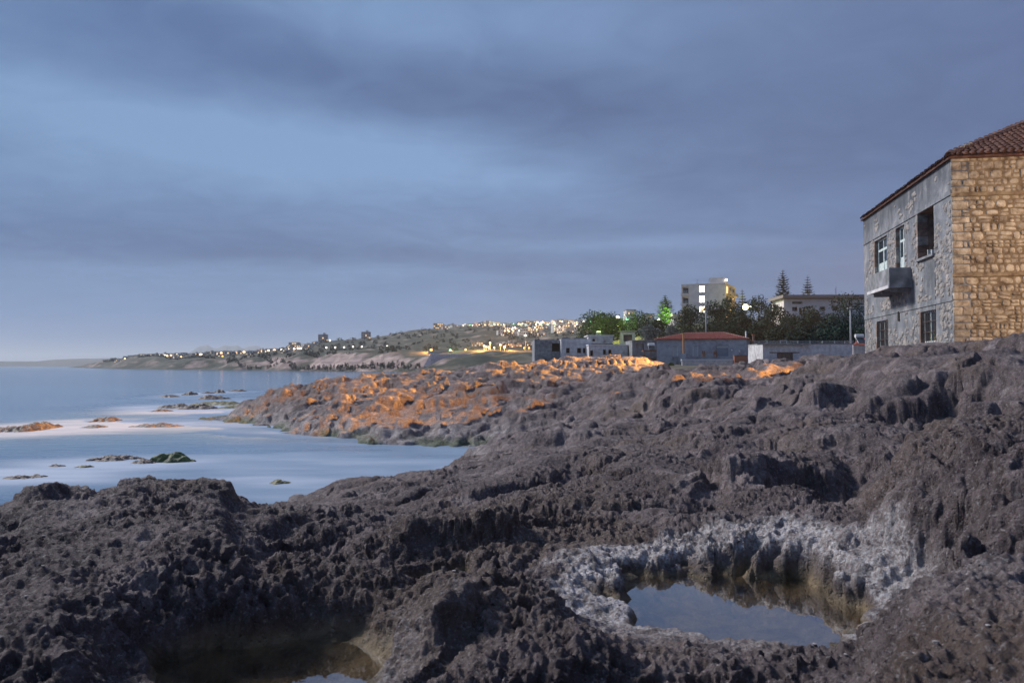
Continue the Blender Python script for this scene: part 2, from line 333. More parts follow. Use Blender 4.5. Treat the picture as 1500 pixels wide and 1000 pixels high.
land = sstep(-2.0, -0.2, Z)
Z -= (.16 * sstep(12, 30, Rv) + .22 * sstep(22, 34, Rv) * sstep(.10, .30, X / np.maximum(Y, 1)) + .26 * sstep(20, 27, Rv) * sstep(.42, .54, X / np.maximum(Y, 1)) + .30 * sstep(44, 56, Rv) * sstep(.05, -.1, X / np.maximum(Y, 1))) * land
Z += big * .42 * perlin2(X / 7.0, Y / 7.0, 31) + big * .30 * perlin2(X / 3.0, Y / 3.0, 32) * land
rid = .55 - np.abs(perlin2(X / 1.9 + 3, Y / 1.9, 33)) * 2; Z += (.07 + .13 * big) * rid * (1 - .8 * flat)
n_ = perlin2(X / .85, Y / .85, 34); Z += (.050 + .03 * big) * n_ * (1 - flat)
rid = .55 - np.abs(perlin2(X / .42 + w1, Y / .42 + w2, 35)) * 2; Z += .022 * rid * octw(.42) * (1 - flat)
# boulders and blocks parted by clefts
for lam, am, s, wgt in ((4.2, .26, 36, sstep(13, 22, Rv)), (1.75, .20, 37, sstep(5.0, 8, Rv) * (1 - .65 * sstep(30, 45, Rv))), (.80, .050, 38, 1.0 + 0 * Rv)):
    jx = perlin2(X / lam * .8, Y / lam * .8, s + 50) * .40; jy = perlin2(X / lam * .8, Y / lam * .8, s + 60) * .40
    f1, f2 = worley2(X / lam + jx, Y / lam * .85 + jy, s); cr = f2 - f1
    hv = (_h(np.floor(X / lam * .7 + jx), np.floor(Y / lam * .7 + jy), 0 * np.floor(X), s + 5) & 255) / 255.0 - .5
    pres = sstep(-.25, .25, perlin2(X / lam / 2.2, Y / lam / 2.2, s + 70)) * .75 + .25
    Z += wgt * am * pres * (.62 - 1.05 * np.minimum(f1, .9) ** 2 - .75 * sstep(.16, .02, cr)) * (1 - .9 * flat) * np.clip(land * 2, 0, 1)
# ledges: rock steps where beds have broken back
for st, am, sd in ((.48, .055, 41), (.17, .014, 42)):
    ph = Z / st + perlin2(X / 2.6, Y / 2.6, sd) * .9
    Z += am * (1 + .5 * sstep(34, 44, Rv) * (st > .3)) * np.sin(2 * math.pi * ph) * land * (1 - flat)
# tide pools: bowls with steep undercut sides
poolq = np.full(X.shape, 9.0); pfront = np.zeros(X.shape)
for (x0, y0, a, b, zw, dep) in POOLS:
    u = (X - x0 + w1 * .22 + .10 * perlin2(X * 3.1, Y * 3.1, 51)) / a; v = (Y - y0 + w2 * .22) / b
    q = np.sqrt(u * u + v * v)
    if a > .6: u = (X - x0 + w1 * .26 + .12 * perlin2(X * 4.1, Y * 4.1, 51) + .07 * perlin2(X * 11, Y * 11, 53)) / (a * .94); v = (Y - y0 + w2 * .26 + .10 * perlin2(X * 3.7, Y * 3.7, 55) + .07 * perlin2(X * 10, Y * 10, 54)) / b; q = (np.abs(u) ** 2.8 + np.abs(v) ** 2.8) ** (1 / 2.8); q = q + .22 * np.exp(-((X - x0 + .03) / .07) ** 2 - ((Y - y0 - .42) / .17) ** 2)
    m_ = sstep(1.10, .90, q); bed = zw - dep * sstep(1.05, .5, q) + .012 * perlin2(X * 9, Y * 9, 52)
    rim = sstep(2.3 if a > .6 else 1.8, 1.05, q); Z = Z * (1 - .92 * rim) + .92 * rim * (zw + .075 + (.03 + .03 * sstep(y0, y0 + .5, Y) + .05 * sstep(x0 - .1, x0 + .5, X)) * (sstep(.98, 1.12, q) if a > .6 else 1) + .16 * np.clip(q - 1, 0, 1) + .3 * (Z - zw - .25) * sstep(y0 - .1, y0 + .5, Y)); Z = np.maximum(Z, (zw + .05) * rim + -9 * (1 - rim)); front = rim * sstep(y0 + .25 * b, y0 - .6 * b, Y) * sstep(2.1, 1.5, q) if a > .2 else 0 * q; Z = Z * (1 - front) + front * (zw + .035 + .35 * w1 * .05); pfront = np.maximum(pfront, front)
    Z = Z * (1 - m_) + np.minimum(Z, bed) * m_
    poolq = np.minimum(poolq, q); pool1 = q if a > .6 else pool1
Z = np.where(Rv < 2.2, np.minimum(Z, 3.12), Z)
# normals of that surface, then roughness pushed out along them: gives overhangs, knobs and solution pits
def normals(X, Y, Z):
    sh = TH.shape; Pn = np.stack([X.reshape(sh), Y.reshape(sh), Z.reshape(sh)], -1)
    a = np.gradient(Pn, axis=0); b = np.gradient(Pn, axis=1); n = np.cross(a, b); n /= np.linalg.norm(n, axis=-1, keepdims=True) + 1e-12
    n = n * np.sign(n[..., 2:3] + 1e-9); return n.reshape(-1, 3)
nr = normals(X, Y, Z)
vis = (np.abs(TH.ravel()) < math.radians(37)) & (Z > -1.5)
calm = (1 - .62 * pfront) * np.clip(1 - .80 * sstep(1.12, .9, poolq), 0, 1) * (1 - .85 * flat)
boulder = np.exp(-(((X - xat(1465, 9.2)) / .6) ** 2 + ((Y - 9.2) / .7) ** 2) ** 2); calm = calm * (1 - .7 * boulder)
D = np.zeros_like(Z); idx = np.where(vis)[0]; x, y, z = X[idx], Y[idx], Z[idx]; cw = cell[idx]; cal = calm[idx]; far = sstep(12, 35, Rv[idx])
def ow(l): return sstep(1.1, 2.6, l / cw)
d = .075 * far * (perlin3(x / 1.4, y / 1.4, z / .9, 61)) * 2.2
d += (.028 + .05 * far) * perlin3(x / .50, y / .50, z / .34, 62) * 2.0 * ow(.5)
pt = perlin3(x / .23, y / .23, z / .18, 63); d += (.010 + .02 * far) * (.5 - 2.6 * np.abs(pt)) * ow(.23)
patch = sstep(-.35, .35, perlin2(x / .9, y / .9, 64))
for lam, am, s in ((.21, .055, 71), (.100, .042, 72), (.052, .026, 73)):
    jx = perlin2(x / lam * .7, y / lam * .7, s + 20) * .35
    f1, f2 = worley2(x / lam + jx + z / lam * .45, y / lam - jx + z / lam * .45, s)
    rad = .34
    pit = -np.clip(1 - f1 / rad, 0, 1) ** .75 + .22 * np.exp(-((f1 - rad) / .12) ** 2)
    d += am * pit * ow(lam) * (.35 + .65 * patch)
d += .012 * perlin3(x / .075, y / .075, z / .065, 81) * 2 * ow(.075) + .014 * perlin3(x / .033, y / .033, z / .03, 82) * 2 * ow(.033)
D[idx] = d * cal
X2 = X + nr[:, 0] * D; Y2 = Y + nr[:, 1] * D; Z2 = Z + nr[:, 2] * D
# colour masks carried by the rock itself: salt crust, algae, brown film in the pools
pn = perlin2(X * 2.1, Y * 2.1, 91) * .5 + perlin2(X * 6, Y * 6, 92) * .35
s1 = sstep(1.02, 1.12, pool1) * sstep(1.75, 1.30, pool1 + .55 * pn)
salt = np.clip(s1 * (1.05 + .9 * pn), 0, 1) * (.25 + .75 * sstep(3.85, 4.3, Y + .15 * X))
salt = np.maximum(salt, np.clip(np.exp(-((X - 1.75) / .24) ** 2 - ((Y - 3.75) / .5) ** 2) * (1 + pn), 0, 1) * .9)
salt = np.maximum(salt, .35 * np.exp(-((X + .55) / .16) ** 2 - ((Y - 3.5) / .35) ** 2))
salt = np.maximum(salt, .38 * sstep(.30, .62, pn) * sstep(30, 8, Rv))
lowp = sstep(1.5, .25, Z) * sstep(-.3, .1, Z) * sstep(20, 26, Rv); salt = np.maximum(salt, lowp * (.30 + .8 * pn))
algae = sstep(.55, .05, Z) * sstep(-.05, .35, perlin2(X / 2.2, Y / 2.2, 93) + .12) * sstep(14, 20, Rv)
brown = sstep(1.06, .95, poolq)
tan = sstep(66, 74, Rv) * sstep(CX - 120, CX + 60, CX + F * X / np.maximum(Y, 1))
nv = len(X2); me = bpy.data.meshes.new('rocky_shore')
na, nb = TH.shape
ii = np.arange(na)[:, None] * nb + np.arange(nb - 1)[None, :]; ii = ii[:-1]
quads = np.stack([ii, ii + 1, ii + nb + 1, ii + nb], -1).reshape(-1, 4)[:, ::-1]
zq = Z2[quads].max(1); quads = quads[zq > -1.6]
me.vertices.add(nv); me.vertices.foreach_set('co', np.stack([X2, Y2, Z2], -1).astype(np.float32).ravel())
me.loops.add(len(quads) * 4); me.loops.foreach_set('vertex_index', quads.astype(np.int32).ravel())
me.polygons.add(len(quads)); me.polygons.foreach_set('loop_start', (np.arange(len(quads)) * 4).astype(np.int32))
me.polygons.foreach_set('loop_total', np.full(len(quads), 4, np.int32)); me.polygons.foreach_set('use_smooth', np.ones(len(quads), bool))
me.update(calc_edges=True)
ca = me.color_attributes.new('cover', 'FLOAT_COLOR', 'POINT')
ca.data.foreach_set('color', np.stack([np.clip(salt, 0, 1), np.clip(algae, 0, 1), brown, tan], -1).astype(np.float32).ravel())

rock = mat('karst rock', (.15, .13, .13), .82, spec=.35); t = rock.node_tree; b = t.nodes['Principled BSDF']
tcn = mk(t, 'ShaderNodeTexCoord'); ob = tcn.outputs['Object']
at = mk(t, 'ShaderNodeVertexColor', layer_name='cover'); sc_ = mk(t, 'ShaderNodeSeparateColor'); t.links.new(at.outputs[0], sc_.inputs[0])
nA = NOISE(t, ob, 1.3, 6, .62, .3); nB = NOISE(t, ob, 9, 6, .65, .2); nC = NOISE(t, ob, 42, 5, .7)
c = RAMP(t, nA, [(.32, (.078, .056, .060)), (.52, (.158, .125, .123)), (.70, (.34, .285, .28))])
c = MIX(t, .75, c, RAMP(t, nB, [(.36, (.50, .44, .43)), (.64, (1.30, 1.25, 1.25))]), 'MULTIPLY')
c = MIX(t, RAMP(t, NOISE(t, ob, .55, 5, .6, .5), [(.50, 0.0), (.64, .55)]), c, (.150, .100, .070))
c = MIX(t, RAMP(t, nC, [(.54, 0.0), (.66, .70)]), c, (.40, .36, .35)); c = MIX(t, RAMP(t, NOISE(t, ob, 70, 3, .7), [(.34, .6), (.46, 0.0)]), c, (.05, .04, .04))
saltm = M(t, 'MULTIPLY', sc_.outputs[0], RAMP(t, nB, [(.36, .25), (.52, 1.0)])); 
c = MIX(t, saltm, c, RAMP(t, nC, [(.38, (.34, .27, .24)), (.60, (.80, .76, .76))]))
c = MIX(t, M(t, 'MULTIPLY', at.outputs[1], RAMP(t, nB, [(.4, .5), (.55, 1.0)])), c, RAMP(t, nC, [(.4, (.24, .17, .12)), (.62, (.42, .31, .23))]))
c = MIX(t, M(t, 'MULTIPLY', sc_.outputs[1], .8), c, RAMP(t, nB, [(.4, (.035, .060, .030)), (.62, (.13, .16, .07))]))
c = MIX(t, M(t, 'MULTIPLY', sc_.outputs[2], .95), c, RAMP(t, NOISE(t, ob, 5, 5, .6, .6), [(.38, (.11, .078, .040)), (.62, (.34, .25, .145))]))
t.links.new(c, b.inputs['Base Color'])
t.links.new(MAPR(t, sc_.outputs[2], 0, 1, .80, .45), b.inputs['Roughness'])
vo = mk(t, 'ShaderNodeTexVoronoi', feature='SMOOTH_F1'); vo.inputs['Scale'].default_value = 38; vo.inputs['Smoothness'].default_value = .3
t.links.new(ob, vo.inputs['Vector'])
hh = M(t, 'ADD', M(t, 'MULTIPLY', NOISE(t, ob, 26, 8, .72), 1.0), M(t, 'MULTIPLY', M(t, 'MINIMUM', vo.outputs['Distance'], .35), 1.2))
bp = mk(t, 'ShaderNodeBump'); bp.inputs['Strength'].default_value = 1.0; bp.inputs['Distance'].default_value = .035; t.links.new(hh, bp.inputs['Height'])
hh2 = M(t, 'ADD', NOISE(t, ob, 5.5, 7, .70, .3), M(t, 'MULTIPLY', NOISE(t, ob, 2.0, 4, .6), .5))
bp2 = mk(t, 'ShaderNodeBump'); bp2.inputs['Strength'].default_value = .8; bp2.inputs['Distance'].default_value = .14
t.links.new(hh2, bp2.inputs['Height']); t.links.new(bp2.outputs[0], bp.inputs['Normal']); t.links.new(bp.outputs[0], b.inputs['Normal'])
me.materials.append(rock)
tag(link('rocky_shore', me), 'dark pitted karst rock shore with salt crust and tide pools', kind='structure')

# loose pebbles and shell bits lying on the rock, and two pale upright stones on the headland
def ground_at(x, y):
    k = int(np.argmin((X2 - x) ** 2 + (Y2 - y) ** 2)); return float(Z2[k])
rp = random.Random(17); pb = MB(); near_i = np.where((Rv > 2.6) & (Rv < 16) & (np.abs(TH.ravel()) < .58) & (poolq > 1.3))[0]
pebm = mat('pebble', (.4, .36, .34), .8); noisy(pebm, (.16, .14, .13), (.42, .38, .36), 6, 3)
for i in range(150):
    k = int(near_i[rp.randrange(len(near_i))]); s_ = rp.uniform(.003, .008) * (1 + Rv[k] / 9); c = Vector((X2[k], Y2[k], Z2[k] + s_ * .5)); n = 6
    ang = rp.uniform(0, 6); fl_ = rp.uniform(.5, .9); vs = [c + Vector((math.cos(ang + j * 2 * math.pi / n) * s_ * rp.uniform(.7, 1.3), math.sin(ang + j * 2 * math.pi / n) * s_ * rp.uniform(.7, 1.2), z_)) for z_ in (-s_ * fl_ * .5, s_ * fl_ * .4) for j in range(n)] + [c + Vector((0, 0, s_ * fl_ * .8))]
    pb.add(vs, [(j, (j + 1) % n, n + (j + 1) % n, n + j) for j in range(n)] + [(n + j, n + (j + 1) % n, 2 * n) for j in range(n)])
tag(pb.build('pebbles', pebm), 'small pale pebbles and shell bits scattered over the rock', 'pebbles', kind='stuff')
for px, d_, hh_, lb in ((655, 52, .95, 'left one of two small pale upright stones on the dark part of the headland'), (745, 53, .75, 'right one of two small pale upright stones on the dark part of the headland')):
    x_ = xat(px, d_); zz = ground_at(x_, d_); q_ = MB(); q_.add([(-.22, -.15, -.3), (.2, -.18, -.3), (.24, .16, -.3), (-.2, .15, -.3), (-.16, -.1, hh_ * .6), (.14, -.12, hh_ * .7), (.12, .1, hh_ * .66), (-.14, .1, hh_ * .6), (-.02, -.02, hh_)], [(0, 1, 5, 4), (1, 2, 6, 5), (2, 3, 7, 6), (3, 0, 4, 7), (4, 5, 8), (5, 6, 8), (6, 7, 8), (7, 4, 8)])
    tag(q_.build('upright_stone', pebm, None, loc=(x_, d_, zz)), lb, 'stone', 'upright stones on the headland')

# water lying in the pools of the rock
pw = bpy.data.materials.new('pool water'); pw.use_nodes = True; t = pw.node_tree; t.nodes.clear()
ou = mk(t, 'ShaderNodeOutputMaterial'); lw_ = mk(t, 'ShaderNodeLayerWeight'); lw_.inputs['Blend'].default_value = .5; frv = M(t, 'ADD', .10, M(t, 'MULTIPLY', .90, M(t, 'POWER', lw_.outputs['Facing'], 1.9))); tr_ = mk(t, 'ShaderNodeBsdfTransparent'); tr_.inputs[0].default_value = (.95, .90, .80, 1); gl = mk(t, 'ShaderNodeBsdfGlossy'); gl.inputs['Roughness'].default_value = .015
ms = mk(t, 'ShaderNodeMixShader'); t.links.new(frv, ms.inputs[0]); t.links.new(tr_.outputs[0], ms.inputs[1]); t.links.new(gl.outputs[0], ms.inputs[2]); t.links.new(ms.outputs[0], ou.inputs[0])
bn = mk(t, 'ShaderNodeBump'); bn.inputs['Strength'].default_value = .06; bn.inputs['Distance'].default_value = .01; tcn = mk(t, 'ShaderNodeTexCoord')
t.links.new(NOISE(t, tcn.outputs['Object'], 9, 2), bn.inputs['Height']); t.links.new(bn.outputs[0], gl.inputs['Normal'])
for (x0, y0, a, b_, zw, dep) in POOLS:
    n = 40; vs = [(a * 1.5 * math.cos(2 * math.pi * k / n), b_ * 1.5 * math.sin(2 * math.pi * k / n), 0) for k in range(n)]
    o = link('pool_water', mesh_np('pool_water', vs, [tuple(range(n))], [pw]), None, (x0, y0, zw)); tag(o, kind='structure')

# ------------------------------------------------------------------ the sea, smoothed by the long exposure into mist round the rocks
NTs, NRs = 420, 520
ths = np.linspace(math.radians(-80), math.radians(80), NTs); rs = np.exp(np.linspace(math.log(5), math.log(16000), NRs)); T2, R2 = np.meshgrid(ths, rs, indexing='ij')
xs = (R2 * np.sin(T2)).ravel(); ys = (R2 * np.cos(T2)).ravel(); r_ = R2.ravel()
ISLES = [(55, 628, .9, 2.2, .34), (12, 630, 1.0, 1.6, .18), (157, 616, 1.0, 1.4, .22), (142, 625, .9, 1.0, .12), (232, 624, 1.7, 1.0, .16),
         (262, 597, 1.6, 1.6, .28), (292, 598, 1.8, 1.5, .30), (325, 592, 2.6, 1.8, .26), (352, 597, 2.2, 1.6, .20), (312, 584, 1.6, 1.6, .35),
         (250, 581, 1.2, 1.4, .20), (279, 578, .9, 1.4, .35), (322, 575, .8, 1.2, .35), (305, 576, .9, 1.2, .18), (350, 573, 1.4, 1.2, .22),
         (160, 673, .75, .5, .15), (187, 671, .8, .4, .13), (253, 675, .85, .5, .28), (213, 677, .55, .4, .12), (128, 683, .7, .4, .05), (85, 682, .5, .3, .06), (32, 699, .8, .4, .07), (60, 697, .6, .3, .05),
         (413, 706, .5, .4, .08), (392, 586, 1.6, 1.4, .3), (238, 602, .9, 1.0, .16)]
mac = np.full(xs.shape, -3.0); mm = r_ < 150; mac[mm] = macro(xs[mm], ys[mm])
foam = sstep(-2.6, -.4, mac) * sstep(12, 30, r_) * .55
for px, py, a, b_, h in ISLES:
    dd = CAMZ * F / (py - HY); x0 = xat(px, dd)
    q = ((xs - x0 + .5) / (a * 3.2 + 1.8)) ** 2 + ((ys - dd + .6) / (b_ * 2.6 + 2.0)) ** 2; foam += np.exp(-q) * (.75 if dd > 35 else .35)
q = ((xs + 26) / 14) ** 2 + ((ys - 49) / 5.5) ** 2; foam += .32 * np.exp(-q)
q = ((xs + 21) / 7) ** 2 + ((ys - 66) / 9) ** 2; foam += .45 * np.exp(-q)
foam += .30 * np.exp(-((xs + 10) / 16) ** 2 - ((ys - 30) / 9) ** 2)
st = perlin2(xs / 6.0, ys / 1.6, 101) * .5 + perlin2(xs / 2.4, ys / .8, 102) * .3 + perlin2(xs / 15, ys / 5, 103) * .6
foam = np.clip(foam * .68 * (1 + .55 * st), 0, 1)
ii = np.arange(NTs)[:, None] * NRs + np.arange(NRs - 1)[None, :]; ii = ii[:-1]
q = np.stack([ii, ii + NRs, ii + NRs + 1, ii + 1], -1).reshape(-1, 4)
me = bpy.data.meshes.new('sea'); me.vertices.add(len(xs)); me.vertices.foreach_set('co', np.stack([xs, ys, xs * 0], -1).astype(np.float32).ravel())
me.loops.add(len(q) * 4); me.loops.foreach_set('vertex_index', q.astype(np.int32).ravel()); me.polygons.add(len(q))
me.polygons.foreach_set('loop_start', (np.arange(len(q)) * 4).astype(np.int32)); me.polygons.foreach_set('loop_total', np.full(len(q), 4, np.int32)); me.update(calc_edges=True)
me.flip_normals() if me.polygons[0].normal.z < 0 else None
ca = me.color_attributes.new('foam', 'FLOAT_COLOR', 'POINT'); ca.data.foreach_set('color', np.stack([foam, foam, foam, foam * 0 + 1], -1).astype(np.float32).ravel())
sea = mat('sea water', (.02, .05, .09), .16, spec=.5); t = sea.node_tree; b = t.nodes['Principled BSDF']; b.inputs['IOR'].default_value = 1.33
at = mk(t, 'ShaderNodeVertexColor', layer_name='foam'); tcn = mk(t, 'ShaderNodeTexCoord'); mp = mk(t, 'ShaderNodeMapping'); t.links.new(tcn.outputs['Object'], mp.inputs['Vector'])
mp.inputs['Scale'].default_value = (.16, .55, 1); sn = NOISE(t, mp.outputs[0], 1.0, 6, .6, .4)
fm = M(t, 'MULTIPLY', at.outputs[0], RAMP(t, sn, [(.25, .60), (.70, 1.10)]), clamp=True)
mp2 = mk(t, 'ShaderNodeMapping'); t.links.new(tcn.outputs['Object'], mp2.inputs['Vector']); mp2.inputs['Scale'].default_value = (.010, .022, 1)
deep = RAMP(t, NOISE(t, mp2.outputs[0], 1.0, 5, .55, .3), [(.35, (.030, .105, .190)), (.65, (.075, .185, .300))])
t.links.new(MIX(t, fm, deep, (.44, .49, .58)), b.inputs['Base Color']); t.links.new(MAPR(t, fm, 0, 1, .14, .75), b.inputs['Roughness'])
t.links.new(MAPR(t, fm, 0, .8, .27, .10), b.inputs['Specular IOR Level'])
mp3 = mk(t, 'ShaderNodeMapping'); t.links.new(tcn.outputs['Object'], mp3.inputs['Vector']); mp3.inputs['Scale'].default_value = (.5, 1.1, 1)
bn = mk(t, 'ShaderNodeBump'); bn.inputs['Strength'].default_value = .35; bn.inputs['Distance'].default_value = .06; t.links.new(NOISE(t, mp3.outputs[0], 1.2, 3, .5), bn.inputs['Height']); t.links.new(bn.outputs[0], b.inputs['Normal'])
me.materials.append(sea); tag(link('sea', me), kind='structure')

# rocks standing out of the water
ICE = [('low brown reef rock standing highest in the white mist at the left edge', 0), ('brown rock cut by the left edge of the photo, awash in mist', 0), ('flat brown rock in the mist between the left edge reef and the wide thin rock', 0), ('thin sliver of rock just in front of the flat brown rock in the mist', 0), ('wide thin brown rock lying low in the mist midway across the bay', 0),
       ('leftmost hump of the low reef that trails off the headland tip', 0), ('second hump from the left in the low reef off the headland tip', 0), ('long pale orange ledge in the reef off the headland tip', 1), ('green and orange ledge of the reef touching the headland tip', 1), ('dark pointed rock behind the pale orange reef ledge', 0),
       ('farthest left dark rock beyond the reef, in the pinkish foam', 0), ('small dark upright rock alone beyond the reef', 0), ('small dark rock nearest the headland beyond the reef', 0), ('tiny dark rock between the two upright rocks beyond the reef', 0), ('dark flat rock beside the lit headland tip', 0),
       ('dark wet rock at the left end of the near row of rocks in the bay', 0), ('dark wet rock in the middle of the near row of rocks in the bay', 0), ('mossy green rock at the right end of the near row in the bay', 2), ('small dark rock in front of the mossy green rock', 0), ('faint submerged olive rock in front of the near row in the bay', 1), ('thin dark rock at the far left of the near row in the bay', 0), ('dark rock at the left edge of the near water, long and barely above the surface', 0), ('short dark rock beside the barely showing one at the left edge of the near water', 0),
       ('olive rock just under the surface near the cove mouth', 1), ('dark rock hugging the foot of the orange lit headland tip', 0), ('small rock just in front of the leftmost reef hump', 0)]
def rockmat(name, lo, mid, hi):
    m = mat(name, mid, .6, spec=.4); t = m.node_tree; b = t.nodes['Principled BSDF']; tcn = mk(t, 'ShaderNodeTexCoord'); gx = mk(t, 'ShaderNodeNewGeometry')
    c = RAMP(t, NOISE(t, gx.outputs['Position'], 2.6, 6, .65, .3), [(.36, lo), (.5, mid), (.66, hi)]); t.links.new(c, b.inputs['Base Color'])
    bn = mk(t, 'ShaderNodeBump'); bn.inputs['Strength'].default_value = .8; bn.inputs['Distance'].default_value = .08; t.links.new(NOISE(t, gx.outputs['Position'], 7, 7, .7), bn.inputs['Height']); t.links.new(bn.outputs[0], b.inputs['Normal']); return m
IM = [rockmat('wet brown rock', (.05, .035, .03), (.12, .085, .07), (.26, .21, .18)), rockmat('olive weedy rock', (.06, .07, .03), (.16, .15, .07), (.32, .27, .14)), rockmat('mossy rock', (.035, .045, .02), (.07, .10, .03), (.14, .17, .06))]
for k, (px, py, a, b_, h) in enumerate(ISLES):
    dd = CAMZ * F / (py - HY); x0 = xat(px, dd); na_, nb_ = 72, 22
    vs = []; g = np.linspace(0, 1, nb_)
    A, G = np.meshgrid(np.linspace(0, 2 * math.pi, na_, endpoint=False), g, indexing='ij'); A = A.ravel(); G = G.ravel()
    ed = 1 + .35 * perlin2(np.cos(A) * 1.6 + k * 7, np.sin(A) * 1.6, 7) + .15 * perlin2(np.cos(A) * 5 + k, np.sin(A) * 5, 8)
    lx = a * 1.15 * G * ed * np.cos(A); ly = b_ * 1.15 * G * ed * np.sin(A)
    hz = h * 1.5 * (1 - G ** 2) ** .8 - .14 * G * 1.2
    hz += h * .75 * perlin2(lx / .7 + k * 3, ly / .7, 9) * (1 - G ** 3) + .10 * perlin2(lx / .28, ly / .28 + k, 10) * (h / .3 + .3) + .05 * (1 - 2 * np.abs(perlin2(lx / .15, ly / .15, 11)))
    fs = [(i * nb_ + j, i * nb_ + j + 1, ((i + 1) % na_) * nb_ + j + 1, ((i + 1) % na_) * nb_ + j) for i in range(na_) for j in range(nb_ - 1)]
    fs = [f[::-1] for f in fs]
    me = mesh_np('sea_rock', list(zip(lx.tolist(), ly.tolist(), hz.tolist())), fs, [IM[ICE[k][1]]], True)
    o = link('sea_rock', me, None, (x0, dd, 0)); o.scale = (1, 1, .75); tag(o, ICE[k][0], 'rock', 'rocks standing in the bay')
# ------------------------------------------------------------------ land beyond the shore
HZ = 535.5
def zt(py, d): return CAMZ - (py - HY) / F * d
def prof(*pts): return [(d, z) for d, z in pts]
# far coast across the bay: shore, cliff foot, cliff top, plateau, hill, back
FAR = {
 60:  [(350, -6), (1500, -6), (1700, -6), (2100, -8), (2600, -8), (5200, -8)],
 125: [(350, -6), (1380, -4), (1500, 1), (1650, 4), (1800, 2), (5200, -8)],
 150: [(350, -6), (1200, -3), (1260, 5), (1340, zt(530, 1340)), (1500, zt(527, 1500)), (1800, 6), (5200, -8)],
 200: [(350, -6), (950, -3), (1008, 1.5), (1020, zt(530, 1020)), (1100, zt(525, 1100)), (1300, zt(522, 1300)), (1900, 6), (5200, -8)],
 300: [(350, -6), (775, -3), (817, 1.5), (830, zt(525.5, 830)), (950, zt(521, 950)), (1200, zt(518.5, 1200)), (1900, 10), (5200, -8)],
 380: [(350, -6), (700, -3), (723, 1.5), (735, zt(522, 735)), (900, zt(519, 900)), (1150, zt(516, 1150)), (1900, 14), (5200, -8)],
 440: [(350, -6), (622, -3), (640, 3), (652, zt(520, 652)), (850, zt(515, 850)), (1100, zt(508, 1100)), (1500, 16), (5200, -8)],
 480: [(350, -6), (590, -3), (610, 3), (622, zt(519, 622)), (840, zt(514, 840)), (1100, zt(499, 1100)), (1600, 16), (5200, -8)],
 520: [(350, -6), (560, -3), (580, 3), (592, zt(518, 592)), (830, zt(513, 830)), (1120, zt(498, 1120)), (1600, 18), (5200, -8)],
 560: [(350, -6), (525, -3), (548, 3), (560, zt(518, 560)), (780, zt(512, 780)), (1150, zt(494, 1150)), (1600, 20), (5200, -8)],
 600: [(350, -6), (500, -3), (520, 3), (534, zt(519, 534)), (740, zt(512, 740)), (1150, zt(487, 1150)), (1600, 24), (5200, -8)],
 640: [(350, -6), (480, -3), (500, 3), (515, zt(519, 515)), (720, zt(512, 720)), (1150, zt(480.5, 1150)), (1600, 26), (5200, -8)],
 700: [(350, -4), (430, 0), (480, 3), (505, zt(519, 505)), (690, zt(511, 690)), (1180, zt(477, 1180)), (1600, 30), (5200, -8)],
 780: [(350, 0), (400, 2), (470, 4), (500, zt(519, 500)), (680, zt(509, 680)), (1200, zt(476, 1200)), (1700, 30), (5200, -8)],
 860: [(350, 5), (400, 6), (470, 8), (500, zt(516, 500)), (700, zt(500, 700)), (1200, zt(474, 1200)), (1700, 34), (5200, -8)],
 960: [(350, 14), (400, 15), (470, 16), (520, zt(505, 520)), (700, zt(492, 700)), (1200, zt(470, 1200)), (1700, 40), (5200, -8)],
 1500: [(350, 18), (600, 22), (1200, 50), (1700, 40), (5200, -8)],
 2300: [(350, 18), (600, 22), (1200, 50), (1700, 40), (5200, -8)],
}
def tab(cols, lo, hi, n, bd, bp): return col_table(cols, lo, hi, n, PXS, bd, bp)
FD, FT = tab(FAR, 350, 5200, 420, 1.2, .9)
def sample(tbl, ld, x, y):
    px = CX + F * x / np.maximum(y, 1e-3); n = tbl.shape[1]
    pi = np.clip((px + 300) / 10.0, 0, 259.999); di = np.clip((np.log(np.maximum(y, 1.0)) - ld[0]) / (ld[1] - ld[0]), 0, n - 1.001)
    a = pi.astype(int); b = di.astype(int); fa = pi - a; fb = di - b
    return (tbl[a, b] * (1 - fa) + tbl[a + 1, b] * fa) * (1 - fb) + (tbl[a, b + 1] * (1 - fa) + tbl[a + 1, b + 1] * fa) * fb
def far_h(x, y):
    x = np.asarray(x, float); y = np.asarray(y, float)
    return sample(FT, FD, x, y)
NEAR = {
 -300: [(90, -4), (400, -5)], 730: [(90, -4), (400, -5)], 765: [(90, 1), (110, 2), (140, 3), (190, 3), (230, -2), (400, -4)], 790: [(90, 2.5), (130, 4.4), (150, 4.8), (200, 5.0), (260, 3), (400, 3)],
 850: [(90, 3.5), (130, 4.6), (158, 5.0), (185, 6.5), (230, 11), (300, 10), (400, 6)],
 880: [(90, 3.5), (130, 4.4), (160, 5.5), (185, 9.0), (230, 13), (300, 13), (400, 12)],
 960: [(90, 3.0), (140, 4.4), (155, 6.0), (175, 10.5), (215, 15), (300, 16), (400, 14)],
 1100: [(90, 3.2), (140, 4.6), (155, 6.0), (170, 9.5), (215, 15.5), (300, 17), (400, 16)],
 1300: [(90, 4.2), (120, 4.8), (140, 6.0), (160, 9.5), (215, 15.5), (300, 17), (400, 18)],
 2300: [(90, 4.2), (120, 4.8), (140, 6.0), (160, 9.5), (215, 15.5), (300, 17), (400, 18)],
}
ND, NTb = tab(NEAR, 90, 400, 200, 2, .8)
def near_h(x, y): return sample(NTb, ND, np.asarray(x, float), np.asarray(y, float))
